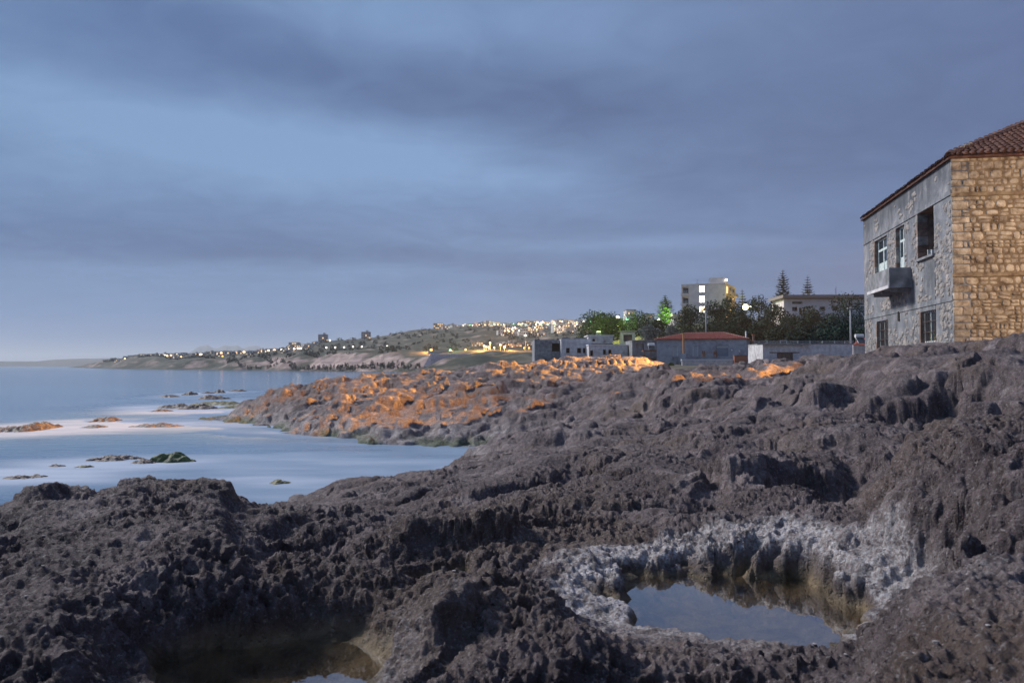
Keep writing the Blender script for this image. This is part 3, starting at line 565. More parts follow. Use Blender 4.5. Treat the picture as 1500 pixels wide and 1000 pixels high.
def grid_land(name, t0, t1, nt_, d0, d1, nd, hf, rough, m):
    ta = np.linspace((t0 - CX) / F, (t1 - CX) / F, nt_); dd_ = np.exp(np.linspace(math.log(d0), math.log(d1), nd)); A, Dd = np.meshgrid(ta, dd_, indexing='ij')
    x = (A * Dd).ravel(); y = Dd.ravel(); z = hf(x, y); z = z + rough(x, y, z)
    ii = (np.arange(nt_)[:-1, None] * nd + np.arange(nd - 1)[None, :]); q = np.stack([ii, ii + nd, ii + nd + 1, ii + 1], -1).reshape(-1, 4)
    q = q[z[q].max(1) > -2.5]
    me = bpy.data.meshes.new(name); me.vertices.add(len(x)); me.vertices.foreach_set('co', np.stack([x, y, z], -1).astype(np.float32).ravel())
    me.loops.add(len(q) * 4); me.loops.foreach_set('vertex_index', q.astype(np.int32).ravel()); me.polygons.add(len(q))
    me.polygons.foreach_set('loop_start', (np.arange(len(q)) * 4).astype(np.int32)); me.polygons.foreach_set('loop_total', np.full(len(q), 4, np.int32))
    me.polygons.foreach_set('use_smooth', np.ones(len(q), bool)); me.update(calc_edges=True); me.materials.append(m)
    o = link(name, me); tag(o, kind='structure'); return o
# bare clay cliffs, dark scrub on flat ground
cm = mat('coast', (.2, .2, .2), .95); t = cm.node_tree; b = t.nodes['Principled BSDF']
gx = mk(t, 'ShaderNodeNewGeometry'); sx = mk(t, 'ShaderNodeSeparateXYZ'); t.links.new(gx.outputs['True Normal'], sx.inputs[0])
sp = mk(t, 'ShaderNodeMapping'); t.links.new(gx.outputs['Position'], sp.inputs['Vector']); sp.inputs['Scale'].default_value = (.10, .10, .012)
bands = mk(t, 'ShaderNodeMapping'); t.links.new(gx.outputs['Position'], bands.inputs['Vector']); bands.inputs['Scale'].default_value = (.006, .006, .30)
clay = RAMP(t, NOISE(t, sp.outputs[0], 1.0, 5, .6, .3), [(.35, (.26, .19, .17)), (.65, (.54, .42, .37))])
clay = MIX(t, .6, clay, RAMP(t, NOISE(t, bands.outputs[0], 1.0, 4, .6, .5), [(.38, (.50, .45, .45)), (.62, (1.15, 1.1, 1.1))]), 'MULTIPLY')
scrub = RAMP(t, NOISE(t, gx.outputs['Position'], .035, 8, .68, .5), [(.36, (.018, .028, .022)), (.52, (.050, .058, .040)), (.68, (.17, .135, .10))])
slope = RAMP(t, M(t, 'ADD', sx.outputs[2], M(t, 'MULTIPLY', M(t, 'SUBTRACT', NOISE(t, gx.outputs['Position'], .05, 5, .6), .5), .5)), [(.80, 0.0), (.92, 1.0)])
t.links.new(MIX(t, slope, clay, scrub), b.inputs['Base Color'])
def r_far(x, y, z):
    n = perlin2(x / 55, y / 55, 201) * 3.0 + perlin2(x / 22, y / 22, 202) * 1.6 + (1 - np.abs(perlin2(x / 30, y / 14, 203)) * 2) * 1.3 + perlin2(x / 9, y / 9, 204) * .7
    return n * sstep(-1, 6, z) * (.35 + .65 * sstep(400, 700, y))
grid_land('coast_hills', 55, 1700, 700, 350, 3000, 260, far_h, r_far, cm)
gm = mat('scrubby ground', (.1, .1, .08), .95); noisy(gm, (.045, .050, .035), (.17, .145, .11), .35, 8, bump=.5, bscale=2.5, bdist=.2)
grid_land('hillside_ground', 728, 2200, 260, 95, 400, 120, near_h, lambda x, y, z: (perlin2(x / 8, y / 8, 211) * .5 + perlin2(x / 3, y / 3, 212) * .25) * sstep(130, 160, y), gm)
# the long low headland and the faint mountains on the horizon
hm = mat('distant land', (.10, .11, .12), .95); noisy(hm, (.06, .075, .08), (.16, .15, .14), .004, 6)
def ridge(name, pts, dist, depth, m, seed, rough):
    xs_ = np.linspace(pts[0][0], pts[-1][0], 160); top = np.interp(xs_, [p[0] for p in pts], [p[1] for p in pts]); vs = []; rows = 10
    for px, py in zip(xs_, top):
        zc = zt(py, dist); zc += rough * zc * float(perlin2(np.array([px / 11.0]), np.array([seed * 1.0]), seed)[0])
        for j in range(rows):
            f = j / (rows - 1); prof_ = math.sin(f * math.pi * .5) if f < 1 else 1
            d = dist - depth * (1 - f) * .5; vs.append((xat(px, d), d, -2 + (zc + 2) * prof_ + zc * .05 * float(perlin2(np.array([px / 7.0]), np.array([f * 3.0]), seed + 1)[0]) * (f < 1)))
        vs.append((xat(px, dist + depth), dist + depth, -5))
    n = rows + 1
    fs = [(i * n + j, (i + 1) * n + j, (i + 1) * n + j + 1, i * n + j + 1) for i in range(159) for j in range(n - 1)]
    tag(link(name, mesh_np(name, vs, fs, [m], True)), kind='structure')
ridge('headland_hills', [(-420, 530), (-200, 527), (-60, 528.8), (0, 529), (55, 529), (80, 526.5), (110, 525.3), (150, 524.8), (190, 525.2), (215, 527), (300, 531), (420, 535)], 3900, 500, hm, 3, .02)
ridge('distant_mountains', [(255, 535), (278, 516), (290, 508), (302, 505.5), (312, 509), (318, 510), (330, 505), (338, 508), (346, 505), (356, 510), (366, 507), (374, 506), (386, 510), (400, 510), (420, 516), (450, 535)], 8200, 900, hm, 4, .03)

# scrubby pines along the foot of the cliff
def leaf_mass(rng, blobs, n, size, flat=.75):
    """leaf-sized faces through the volume of several lobes; blobs = (centre, radii)"""
    vs = np.zeros((n * 4, 3)); wts = np.array([r[0] * r[1] * r[2] for _, r in blobs]) ** .7; wts /= wts.sum()
    bi = rng.choice(len(blobs), n, p=wts); cen = np.array([c for c, _ in blobs])[bi]; rad = np.array([r for _, r in blobs])[bi]
    v = rng.normal(size=(n, 3)); v /= np.linalg.norm(v, axis=1, keepdims=True); rr_ = rng.random(n) ** .33
    lump = 1 + .22 * np.sin(v[:, 0] * 5 + bi) * np.cos(v[:, 1] * 6 + bi * 2) + .15 * np.sin(v[:, 2] * 9 + bi)
    p = cen + v * rad * (.45 + .55 * rr_)[:, None] * lump[:, None]
    a = rng.normal(size=(n, 3)); a /= np.linalg.norm(a, axis=1, keepdims=True); b_ = np.cross(a, rng.normal(size=(n, 3))); b_ /= np.linalg.norm(b_, axis=1, keepdims=True)
    s = size * (.6 + .8 * rng.random(n))[:, None]
    vs[0::4] = p - a * s; vs[1::4] = p + b_ * s * .55; vs[2::4] = p + a * s; vs[3::4] = p - b_ * s * .55
    return vs, np.arange(n * 4).reshape(n, 4)
def quick_mesh(name, vs, q, m):
    me = bpy.data.meshes.new(name); me.vertices.add(len(vs)); me.vertices.foreach_set('co', vs.astype(np.float32).ravel()); me.loops.add(len(q) * 4)
    me.loops.foreach_set('vertex_index', q.astype(np.int32).ravel()); me.polygons.add(len(q)); me.polygons.foreach_set('loop_start', (np.arange(len(q)) * 4).astype(np.int32))
    me.polygons.foreach_set('loop_total', np.full(len(q), 4, np.int32)); me.update(calc_edges=True); me.materials.append(m); return me
def leafmat(name, lo, hi, sc=1.2):
    m = mat(name, lo, .7, spec=.2); t = m.node_tree; b = t.nodes['Principled BSDF']; gx = mk(t, 'ShaderNodeNewGeometry')
    n = NOISE(t, gx.outputs['Position'], sc, 4, .6); w = mk(t, 'ShaderNodeTexWhiteNoise'); t.links.new(gx.outputs['Position'], w.inputs['Vector'])
    t.links.new(RAMP(t, n, [(.35, lo), (.65, hi)]), b.inputs['Base Color']); return m
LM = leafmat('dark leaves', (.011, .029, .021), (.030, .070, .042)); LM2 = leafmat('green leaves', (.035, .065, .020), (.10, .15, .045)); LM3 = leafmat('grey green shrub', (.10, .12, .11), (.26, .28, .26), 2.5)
LMF = leafmat('far pines', (.012, .022, .020), (.035, .050, .035), .1); BK = mat('bark', (.10, .075, .055), .9); noisy(BK, (.05, .04, .03), (.14, .11, .08), 4, 5, bump=.4)
rng = np.random.default_rng(5)
vs, qs, off = [], [], 0
for k in range(170):
    px = rng.uniform(345, 615); x0 = None
    dsh = np.interp(px, [345, 440, 520, 615], [738, 626, 568, 506]) + rng.uniform(-6, 4); h = rng.uniform(1.6, 3.4) * (1 if rng.random() < .8 else .6); x0 = xat(px, dsh)
    z0 = float(far_h([x0], [dsh])[0]) + 1; v, q_ = leaf_mass(rng, [((x0, dsh, max(z0, 1) + h * .5), (h * .30, h * .30, h * .60))], 50, .4); vs.append(v); qs.append(q_ + off); off += len(v)
o = link('pine_belt', quick_mesh('pine_belt', np.concatenate(vs), np.concatenate(qs), LMF)); tag(o, 'dark belt of small pines along the foot of the clay cliff', 'pine belt', kind='stuff')
vs, qs, off = [], [], 0
for k in range(520):
    px = rng.uniform(150, 960); dd_ = rng.uniform(560, 1180); dd_ = max(dd_, float(np.interp(px, [150, 300, 440, 560], [1350, 850, 665, 570]))); x0 = xat(px, dd_); h = rng.uniform(1.5, 5)
    z0 = float(far_h([x0], [dd_])[0]); v, q_ = leaf_mass(rng, [((x0, dd_, z0 + h * .5), (h * .7, h * .6, h * .55))], 34, 1.0); vs.append(v); qs.append(q_ + off); off += len(v)
o = link('hill_scrub', quick_mesh('hill_scrub', np.concatenate(vs), np.concatenate(qs), LMF)); tag(o, 'dark trees and bushes dotted over the far hillside', 'scrub', kind='stuff')

# ------------------------------------------------------------------ the town on the far hill
def lamp_mat(name, c, s): return mat(name, (.1, .1, .1), .5, emit=c, estr=s)
LWARM = lamp_mat('warm lamp', (1.0, .60, .28), 3.2); LWHITE = lamp_mat('white lamp', (1.0, .90, .72), 3); LGREEN = lamp_mat('green lamp', (.25, 1.0, .42), 2.2); LORANGE = lamp_mat('orange lamp', (1.0, .30, .05), 4)
WWARM = lamp_mat('lit window', (1.0, .62, .28), 1.5); WWHITE = lamp_mat('white lit window', (1.0, .84, .56), 1.5); WDARK = mat('dark window', (.02, .025, .03), .2, spec=.5)
def wallmat(name, c): m = mat(name, c, .9); return noisy(m, tuple(v * .75 for v in c), tuple(min(v * 1.15, .85) for v in c), .4, 4)
HW = [wallmat('white wash', (.62, .60, .56)), wallmat('cream wash', (.60, .50, .38)), wallmat('grey concrete far', (.36, .35, .34)), wallmat('pink wash', (.55, .38, .32))]
ROOFF = mat('far roof', (.22, .21, .20), .9); GLOWW = [lamp_mat('porch light on wall warm', (1.0, .60, .28), 1.0)]
def town_house(k, w, dpt, floors, wallm, lit, lamp=None):
    r = random.Random(k); h = floors * 3.1; bm = bmesh.new(); nx = max(2, int(w / 2.6)); nz = floors * 2 + 1
    # front wall as a connected grid; some cells are windows pushed in
    zs = [0]; 
    for f_ in range(floors): zs += [f_ * 3.1 + .9, f_ * 3.1 + 2.5]
    zs += [h + .5]
    xs_ = [-w / 2]; cwid = w / nx
    for i in range(nx): xs_ += [-w / 2 + cwid * (i + .25), -w / 2 + cwid * (i + .75)]
    xs_ += [w / 2]
    V = {}
    def vert(x, y, z):
        key = (round(x, 3), round(y, 3), round(z, 3))
        if key not in V: V[key] = bm.verts.new(key)
        return V[key]
    def q4(a, b, c, d, mi):
        f = bm.faces.new((vert(*a), vert(*b), vert(*c), vert(*d))); f.material_index = mi; return f
    for i in range(len(xs_) - 1):
        for j in range(len(zs) - 1):
            x0, x1, z0, z1 = xs_[i], xs_[i + 1], zs[j], zs[j + 1]
            if i % 2 == 1 and j % 2 == 1:
                mi = 2 if r.random() < lit else 1
                q4((x0, .3, z0), (x1, .3, z0), (x1, .3, z1), (x0, .3, z1), mi)
                q4((x0, 0, z0), (x1, 0, z0), (x1, .3, z0), (x0, .3, z0), 0); q4((x0, .3, z1), (x1, .3, z1), (x1, 0, z1), (x0, 0, z1), 0)
                q4((x0, 0, z0), (x0, .3, z0), (x0, .3, z1), (x0, 0, z1), 0); q4((x1, .3, z0), (x1, 0, z0), (x1, 0, z1), (x1, .3, z1), 0)
            else: q4((x0, 0, z0), (x1, 0, z0), (x1, 0, z1), (x0, 0, z1), 0)
    H = h + .5
    q4((-w / 2, dpt, 0), (-w / 2, 0, 0), (-w / 2, 0, H), (-w / 2, dpt, H), 0); q4((w / 2, 0, 0), (w / 2, dpt, 0), (w / 2, dpt, H), (w / 2, 0, H), 0)
    q4((w / 2, dpt, 0), (-w / 2, dpt, 0), (-w / 2, dpt, H), (w / 2, dpt, H), 0); q4((-w / 2, 0, H), (w / 2, 0, H), (w / 2, dpt, H), (-w / 2, dpt, H), 3)
    if k % 3 == 0:   # stair head on the flat roof
        a = .25 * w
        for A in [((0, 2, H), (a, 2, H), (a, 2, H + 2.2), (0, 2, H + 2.2)), ((a, 2, H), (a, 5, H), (a, 5, H + 2.2), (a, 2, H + 2.2)), ((0, 5, H), (0, 2, H), (0, 2, H + 2.2), (0, 5, H + 2.2)), ((0, 2, H + 2.2), (a, 2, H + 2.2), (a, 5, H + 2.2), (0, 5, H + 2.2))]: q4(*A, 0)
    me = bpy.data.meshes.new('town_house'); bm.to_mesh(me); bm.free()
    for m in (wallm, WDARK, WWARM if k % 2 else WWHITE, ROOFF): me.materials.append(m)
    return me
HM = [town_house(k, w, dp, fl, HW[wm], lit) for k, (w, dp, fl, wm, lit) in enumerate([(9, 8, 1, 0, .5), (11, 9, 2, 0, .35), (8, 8, 2, 1, .5), (13, 9, 2, 2, .25), (10, 8, 3, 0, .4), (12, 8, 1, 1, .7), (9, 9, 2, 3, .4), (15, 10, 3, 1, .3), (10, 9, 2, 0, .15), (14, 9, 2, 0, .5)])]
rnd = random.Random(11)
HD = ['low white', 'square white', 'narrow cream', 'grey', 'tall white', 'low cream', 'pinkish', 'tall cream', 'unlit white', 'long white']
GH = {'crest': ('house in the lit row along the crest of the far hill', 'houses along the far hill crest'),
      'slope': ('house in the dense town on the far slope', 'houses of the town on the far slope'),
      'mid': ('house in the lone cluster midway up the far hill', 'houses in the cluster midway up the hill'),
      'low': ('house among the bright orange lights above the far cliff', 'houses among the orange lights'),
      'strip': ('house in the thin row on top of the long cliff across the bay', 'houses on the long cliff across the bay'),
      'edge': ('house where the far cliff climbs to the hill', 'houses where the cliff climbs to the hill')}
def put_house(px, d, kind, k=None, dz=0):
    x0 = xat(px, d); z0 = float(far_h([x0], [d])[0]); me = HM[rnd.randrange(10) if k is None else k]
    o = link('town_house', me, None, (x0, d, z0 - .6 + dz), rnd.uniform(-.5, .5)); lb, g = GH[kind]; kk = HM.index(me); o.scale = [v * (.62 if kind == 'low' else .85) * rnd.uniform(.8, 1.15) for v in (1, 1, .95)]
    tag(o, HD[kk] + ' ' + lb, 'house', g); return o
for i in range(44): put_house(640 + (i + rnd.random() * .8) * 5.0, rnd.uniform(1080, 1170), 'crest')
for i in range(118):
    u = rnd.random(); px = rnd.uniform(785, 905); lo_ = np.interp(px, [785, 905], [960, 560]); put_house(px, lo_ + (1190 - lo_) * u ** .8, 'slope')
for i in range(30): put_house(rnd.uniform(733, 800), rnd.uniform(800, 960), 'mid', dz=0)
for i in range(24): put_house(rnd.choice([rnd.uniform(690, 722), rnd.uniform(732, 800), rnd.uniform(732, 800)]), rnd.uniform(620, 720), 'low')
for i in range(48):
    px = 168 + i * 5.4 + rnd.uniform(-2, 2); put_house(px, float(np.interp(px, [150, 300, 440], [1330, 900, 760])) * rnd.uniform(.98, 1.12), 'strip', rnd.choice([0, 1, 2, 3, 5, 6, 8]))
for i in range(16): put_house(rnd.uniform(415, 462), rnd.uniform(830, 1050), 'edge')
HB = town_house(21, 13, 10, 4, HW[2], .1)
for px, lb in ((473, 'left one of two tall grey blocks on the skyline of the far hill'), (536, 'right one of two tall grey blocks on the skyline of the far hill')):
    x0 = xat(px, 1090); tag(link('apartment_block', HB, None, (x0, 1090, float(far_h([x0], [1090])[0]) - 2), .2), lb, 'building')
# street lamps: post, arm and glowing globe
def lamp_mesh(r, h, m):
    b_ = MB(); b_.tube((0, 0, 0), (0, 0, h), .12, .08, 6, 0); b_.ball((0, 0, h), r, 10, 7, 1); return b_.mesh('street_lamp', [mat_post, m])
mat_post = mat('lamp post', (.15, .15, .16), .6)
LG = [('lamp_warm', LWARM, .85), ('lamp_white', LWHITE, .8), ('lamp_green', LGREEN, .85), ('lamp_orange', LORANGE, 1.3)]
LME = {n: lamp_mesh(r, 6.0, m) for n, m, r in LG}; LMB = {n: lamp_mesh(r * 1.7, 7.0, m) for n, m, r in LG}
def put_lamp(px, d, kind, group, label, bigl=False, dz=0.0, s=1.0):
    x0 = xat(px, d); o = link('street_lamp', (LMB if bigl else LME)[kind], None, (x0, d, float(far_h([x0], [d])[0]) + dz)); o.scale = (s, s, 1) if s != 1 else (1, 1, 1)
    tag(o, label, 'street lamp', group); return o
G1 = ('lamps along the coast road', 'small pale lamp in the evenly spaced row along the far coast road')
for px, py in ((447, 512.5), (491, 508.8), (504, 508.5), (517, 507.5), (530, 507.6), (567, 507), (607, 506.2), (621, 506.2), (634, 506.2), (648, 506), (661, 505.5), (675, 505), (478, 509)):
    d = 760; x0 = xat(px, d); zz = zt(py, d); o = link('street_lamp', LME['lamp_white'], None, (x0, d, zz - 6)); tag(o, G1[1], 'street lamp', G1[0])
    link('street_lamp_post_foot', MB().tube((0, 0, -8), (0, 0, .1), .14, .12, 6).mesh('foot', mat_post), o)
for i in range(44): put_lamp(rnd.uniform(655, 870), rnd.uniform(1070, 1160), rnd.choice(['lamp_warm', 'lamp_white', 'lamp_warm', 'lamp_green']), 'lamps along the far hill crest', 'small bright lamp among the houses along the crest of the far hill', dz=-2.5)
for i in range(54):
    px = rnd.uniform(785, 900); put_lamp(px, rnd.uniform(np.interp(px, [785, 905], [960, 620]), 1150), rnd.choice(['lamp_warm', 'lamp_white', 'lamp_warm', 'lamp_green', 'lamp_white']), 'lamps among the town on the far slope', 'small bright lamp among the dense houses of the far slope', dz=0, s=.9)
for i in range(16): put_lamp(rnd.uniform(735, 790), rnd.uniform(800, 900), rnd.choice(['lamp_warm', 'lamp_white']), 'lamps in the cluster midway up the hill', 'small bright lamp in the lone cluster of houses midway up the far hill', s=.8)
for px in (181, 242, 251, 266, 296, 318, 326, 345, 357, 383, 394, 403, 413, 424, 431, 437, 441): put_lamp(px + rnd.uniform(-2, 2), float(np.interp(px, [150, 300, 440], [1300, 900, 800])), rnd.choice(['lamp_warm', 'lamp_warm', 'lamp_white']), 'lamps on the long cliff across the bay', 'small warm lamp on top of the long cliff across the bay', dz=-2, s=1.5)
for px, py, k, lb in ((631.5, 512.5, 'lamp_orange', 'big orange lamp left of the long white shed on the far cliff'), (659.5, 513, 'lamp_green', 'big green lamp right of the long white shed on the far cliff'), (483, 498.5, 'lamp_white', 'bright white lamp on the skyline where the far hill starts to rise'), (326, 522, 'lamp_orange', 'brightest orange lamp on the long low cliff across the bay'),
                      (739, 508, 'lamp_orange', 'largest orange lamp in the glowing group above the far cliff'), (733, 505, 'lamp_warm', 'pale warm lamp just left of the largest orange lamp'), (712, 508, 'lamp_orange', 'orange lamp left of the middle of the glowing group above the far cliff'), (709, 506, 'lamp_warm', 'left one of two warm lamps glowing under the cream house'), (716, 509, 'lamp_warm', 'right one of two warm lamps glowing under the cream house'),
                      (682, 512, 'lamp_warm', 'yellow lamp at the left end of the glowing group above the cliff'), (724, 509, 'lamp_green', 'small greenish lamp between the two orange clusters'), (768, 509.5, 'lamp_orange', 'orange lamp at the right end of the glowing group, next to the ruin'), (775, 509.5, 'lamp_orange', 'rightmost orange lamp, just beside the ruined concrete wall'), (718, 502, 'lamp_warm', 'warm lamp right above the cream house'),
                      (293, 519, 'lamp_warm', 'bright warm lamp in the middle of the cliff top row'), (245, 521, 'lamp_warm', 'bright warm lamp near the left end of the cliff top row'), (424, 513.5, 'lamp_green', 'greenish lamp near the right end of the cliff top row'), (436, 510, 'lamp_white', 'bright white lamp at the right end of the cliff top row'), (770, 491, 'lamp_white', 'lone white lamp right of the cluster midway up the hill')):
    d = float(np.interp(px, [240, 300, 440, 480, 600, 800], [950, 860, 780, 1080, 560, 560])); d = 1080 if px == 483 else d
    x0 = xat(px, d); gz = float(far_h([x0], [d])[0]); zz = zt(py, d); b_ = MB(); b_.tube((0, 0, gz - zz - 2), (0, 0, 0), .13, .09, 6, 0); rad = d / F * (1.75 if px in (631.5, 659.5, 739) else 1.25); b_.ball((0, 0, 0), rad, 12, 8, 1)
    o = b_.build('street_lamp', [mat_post, {n: m for n, m, r in LG}[k]], None, loc=(x0, d, zz)); tag(o, lb, 'street lamp')
def point(px, py, d, col, w, r=.5):
    l = bpy.data.lights.new('lamp_fill_light', 'POINT'); l.color = col; l.energy = w; l.shadow_soft_size = r; o = bpy.data.objects.new('lamp_fill_light', l); C.objects.link(o); o.location = P(px, py, d); return o
point(631.5, 511, 548, (1, .45, .12), 50000, 1.5); point(712, 505, 555, (1, .5, .15), 90000, 2); point(742, 505, 555, (1, .45, .12), 90000, 2); point(659, 511, 552, (.3, 1, .45), 20000, 1.5)
for px, d, c, w in ((690, 1090, (1, .7, .45), 60000), (720, 1100, (.8, 1, .8), 60000), (760, 1100, (.7, 1, .7), 60000), (800, 1060, (1, .75, .5), 60000), (830, 1000, (1, .75, .5), 60000), (850, 900, (1, .8, .6), 60000), (870, 800, (1, .8, .6), 60000), (820, 850, (1, .7, .45), 60000), (800, 780, (1, .8, .6), 50000), (880, 980, (1, .75, .5), 60000), (755, 820, (1, .8, .65), 40000)):
    x0 = xat(px, d); l = point(px, HY, d, c, w * .09, 2); l.location.z = float(far_h([x0], [d])[0]) + 13; l.location.y -= 12  # added lights without posts above the town, brightening the house walls
# white shed and ribbed concrete slope on the far cliff
b_ = MB(); b_.box(-8, 8, 0, 6, -2, 2.4, 0); b_.box(-8.3, 8.3, -.3, 6.3, 2.4, 2.7, 0)
x0 = xat(645, 545); o = b_.build('shed', [HW[0]], None, loc=(x0, 545, zt(519.5, 545))); tag(o, 'long low white shed between the orange and green lamps on the far cliff', 'shed')
RC = mat('ribbed concrete', (.42, .37, .36), .9); noisy(RC, (.30, .26, .27), (.48, .42, .42), .6, 4)
o = empty('retaining_wall', (xat(650, 505), 505, 0)); tag(o, 'ribbed concrete retaining wall with vertical ribs below the green lamp', 'retaining wall')
zb, ztp = zt(537, 505), zt(518, 505)
b_ = MB(); b_.add([(-13, 0, zb), (20, 0, zb), (17, 7, ztp), (-9, 7, ztp), (-13, 3, zb), (20, 3, zb), (17, 10, ztp - .2), (-9, 10, ztp - .2)], [(0, 1, 2, 3), (4, 7, 6, 5), (3, 2, 6, 7), (0, 3, 7, 4), (1, 5, 6, 2)])
link('wall_face', b_.mesh('wall_face', RC), o)
rb = MB(); rb.add([(-.35, -.5, zb), (.35, -.5, zb), (.35, 6.5, ztp), (-.35, 6.5, ztp), (-.35, 0, zb), (.35, 0, zb), (.35, 7, ztp), (-.35, 7, ztp)], [(0, 1, 2, 3), (0, 3, 7, 4), (1, 5, 6, 2), (3, 2, 6, 7)]); rbm = rb.mesh('rib', RC)
for i in range(17): link('rib', rbm, o, (-8.5 + i * 1.55, 0, 0))
# ------------------------------------------------------------------ helper: wall sheet with real openings
def holed_wall(w, h, holes, thick, mi_face=0, mi_reveal=1):
    """wall in its own frame: outer face at y=0 from x=0..w, z=0..h, body reaching to y=thick; holes = (x0,x1,z0,z1)"""
    xs_ = sorted({0, w} | {v for hh_ in holes for v in hh_[:2]}); zs = sorted({0, h} | {v for hh_ in holes for v in hh_[2:]}); b_ = MB(); ix = {}
    def v(x, y, z):
        k = (round(x, 4), round(y, 4), round(z, 4))
        if k not in ix: ix[k] = len(b_.v); b_.v.append(k)
        return ix[k]
    def q(a, b, c, d, mi): b_.f.append((v(*a), v(*b), v(*c), v(*d))); b_.mi.append(mi)
    def inside(i, j): 
        cx, cz = (xs_[i] + xs_[i + 1]) / 2, (zs[j] + zs[j + 1]) / 2
        return any(a < cx < b and c < cz < d for a, b, c, d in holes)
    nx, nz = len(xs_) - 1, len(zs) - 1
    for i in range(nx):
        for j in range(nz):
            x0, x1, z0, z1 = xs_[i], xs_[i + 1], zs[j], zs[j + 1]
            if inside(i, j):
                continue
            q((x0, 0, z0), (x1, 0, z0), (x1, 0, z1), (x0, 0, z1), mi_face); q((x1, thick, z0), (x0, thick, z0), (x0, thick, z1), (x1, thick, z1), mi_face)
            if i == 0 or inside(i - 1, j): q((x0, thick, z0), (x0, 0, z0), (x0, 0, z1), (x0, thick, z1), mi_reveal if i else mi_face)
            if i == nx - 1 or inside(i + 1, j): q((x1, 0, z0), (x1, thick, z0), (x1, thick, z1), (x1, 0, z1), mi_reveal if i < nx - 1 else mi_face)
            if j == 0 or inside(i, j - 1): q((x0, thick, z0), (x1, thick, z0), (x1, 0, z0), (x0, 0, z0), mi_reveal if j else mi_face)
            if j == nz - 1 or inside(i, j + 1): q((x0, 0, z1), (x1, 0, z1), (x1, thick, z1), (x0, thick, z1), mi_reveal if j < nz - 1 else mi_face)
    return b_
def xf(b_, fn): b_.v = [tuple(fn(*p)) for p in b_.v]; return b_

CONC = mat('weathered concrete', (.3, .3, .3), .92); noisy(CONC, (.16, .165, .17), (.36, .36, .37), 1.6, 6, bump=.4, bscale=9, extra=(.8, (.12, .12, .13), .55, .72))
CONCB = mat('blue grey render', (.22, .25, .29), .9); noisy(CONCB, (.23, .27, .32), (.38, .42, .47), 1.0, 6, bump=.2, bscale=7, extra=(.5, (.13, .15, .18), .52, .75))
WHITEW = mat('white limewash', (.55, .54, .56), .9); noisy(WHITEW, (.46, .44, .44), (.74, .71, .70), 1.4, 6, bump=.3, bscale=8, extra=(.5, (.30, .27, .26), .60, .75))
BLOCKW = mat('block wall', (.45, .42, .42), .9); noisy(BLOCKW, (.46, .42, .41), (.72, .68, .67), 2.2, 6, bump=.4, bscale=10)
BEIGE = mat('beige render', (.46, .40, .40), .9); noisy(BEIGE, (.62, .55, .54), (.76, .69, .68), .6, 5, bump=.1)
REDR = mat('red roof', (.30, .075, .055), .85); noisy(REDR, (.20, .055, .045), (.42, .13, .10), 2.5, 6, bump=.3, bscale=12)
WOOD = mat('weathered wood', (.2, .13, .1), .85); noisy(WOOD, (.12, .075, .06), (.30, .20, .16), 2, 5, stretch=(4, 4, .6), bump=.3)
RUST = mat('rusty metal', (.22, .08, .05), .8); noisy(RUST, (.12, .045, .03), (.32, .13, .07), 5, 5)
GALV = mat('galvanised metal', (.42, .44, .46), .45, metal=.7)
PALEM = mat('pale shutter', (.36, .42, .46), .7); WHITEP = mat('white paint', (.75, .75, .74), .6)
DARKIN = mat('shade black', (.03, .028, .026), .95)  # near-black colour standing in for the shade inside rooms and openings
BRW = mat('bright lit window', (1, 1, 1), .5, emit=(1.0, .97, .80), estr=4.5); LYEL = mat('yellow flood lamp', (.1, .1, .1), .5, emit=(1.0, .75, .28), estr=14)
GLASS = mat('dusk glass', (.03, .04, .05), .08, spec=.6)

# ------------------------------------------------------------------ grey house with hipped red roof
D0 = 130.0; sx_ = D0 / F
o = empty('grey_house', (xat(962, D0), D0, zt(536, D0)), math.radians(-20)); tag(o, 'blue grey single storey house under a low red hipped roof behind the white terrace wall', 'house')
Wd = 14.1; Hh = (536 - 497) * sx_; Dp = 8.5; u = lambda px: (px - 962) / 132 * 14.1; w_ = lambda py: (536 - py) * sx_
holes = [(u(986), u(993.5), w_(522), w_(507.5)), (u(986), u(994), w_(529), w_(522.7)), (u(1016), u(1024), w_(522), w_(507)), (u(1050.5), u(1068), w_(522), w_(506.5))]
link('wall', holed_wall(Wd, Hh, holes, .35).mesh('wall', [CONCB, CONCB]), o)
link('side_wall', MB().box(0, .3, .351, Dp - .351, 0, Hh).box(Wd - .3, Wd, .351, Dp - .351, 0, Hh).box(0, Wd, Dp - .35, Dp, 0, Hh).mesh('side_wall', CONCB), o)
for i, (a, b, c, d) in enumerate(holes):
    if i == 1: link('panel', MB().box(a, b, .22, .28, c, d).mesh('panel', CONCB), o); continue
    nm = ['shutter', '', 'door', 'garage_door'][i]
    p_ = link(nm, MB().box(a, b, .22, .28, c, d).mesh(nm, PALEM if i < 3 else mat('blue grey steel door', (.16, .21, .27), .6)), o)
    if i == 3: link('door_header', MB().box(a + .05, b - .05, .15, .219, d - .42, d - .08).mesh('door_header', PALEM), p_)
    else: link('frame', MB().box(a, a + .08, .14, .219, c, d).box(b - .08, b, .14, .219, c, d).mesh('frame', WHITEP), p_)
ov = .35; rise = 10.2 * sx_; r0, r1 = 4.1, 10.3
e = [(-ov, -ov, Hh), (Wd + ov, -ov, Hh), (Wd + ov, Dp + ov, Hh), (-ov, Dp + ov, Hh), (r0, Dp / 2, Hh + rise), (r1, Dp / 2, Hh + rise)]
lo_ = [(a, b, c - .12) for a, b, c in e[:4]]
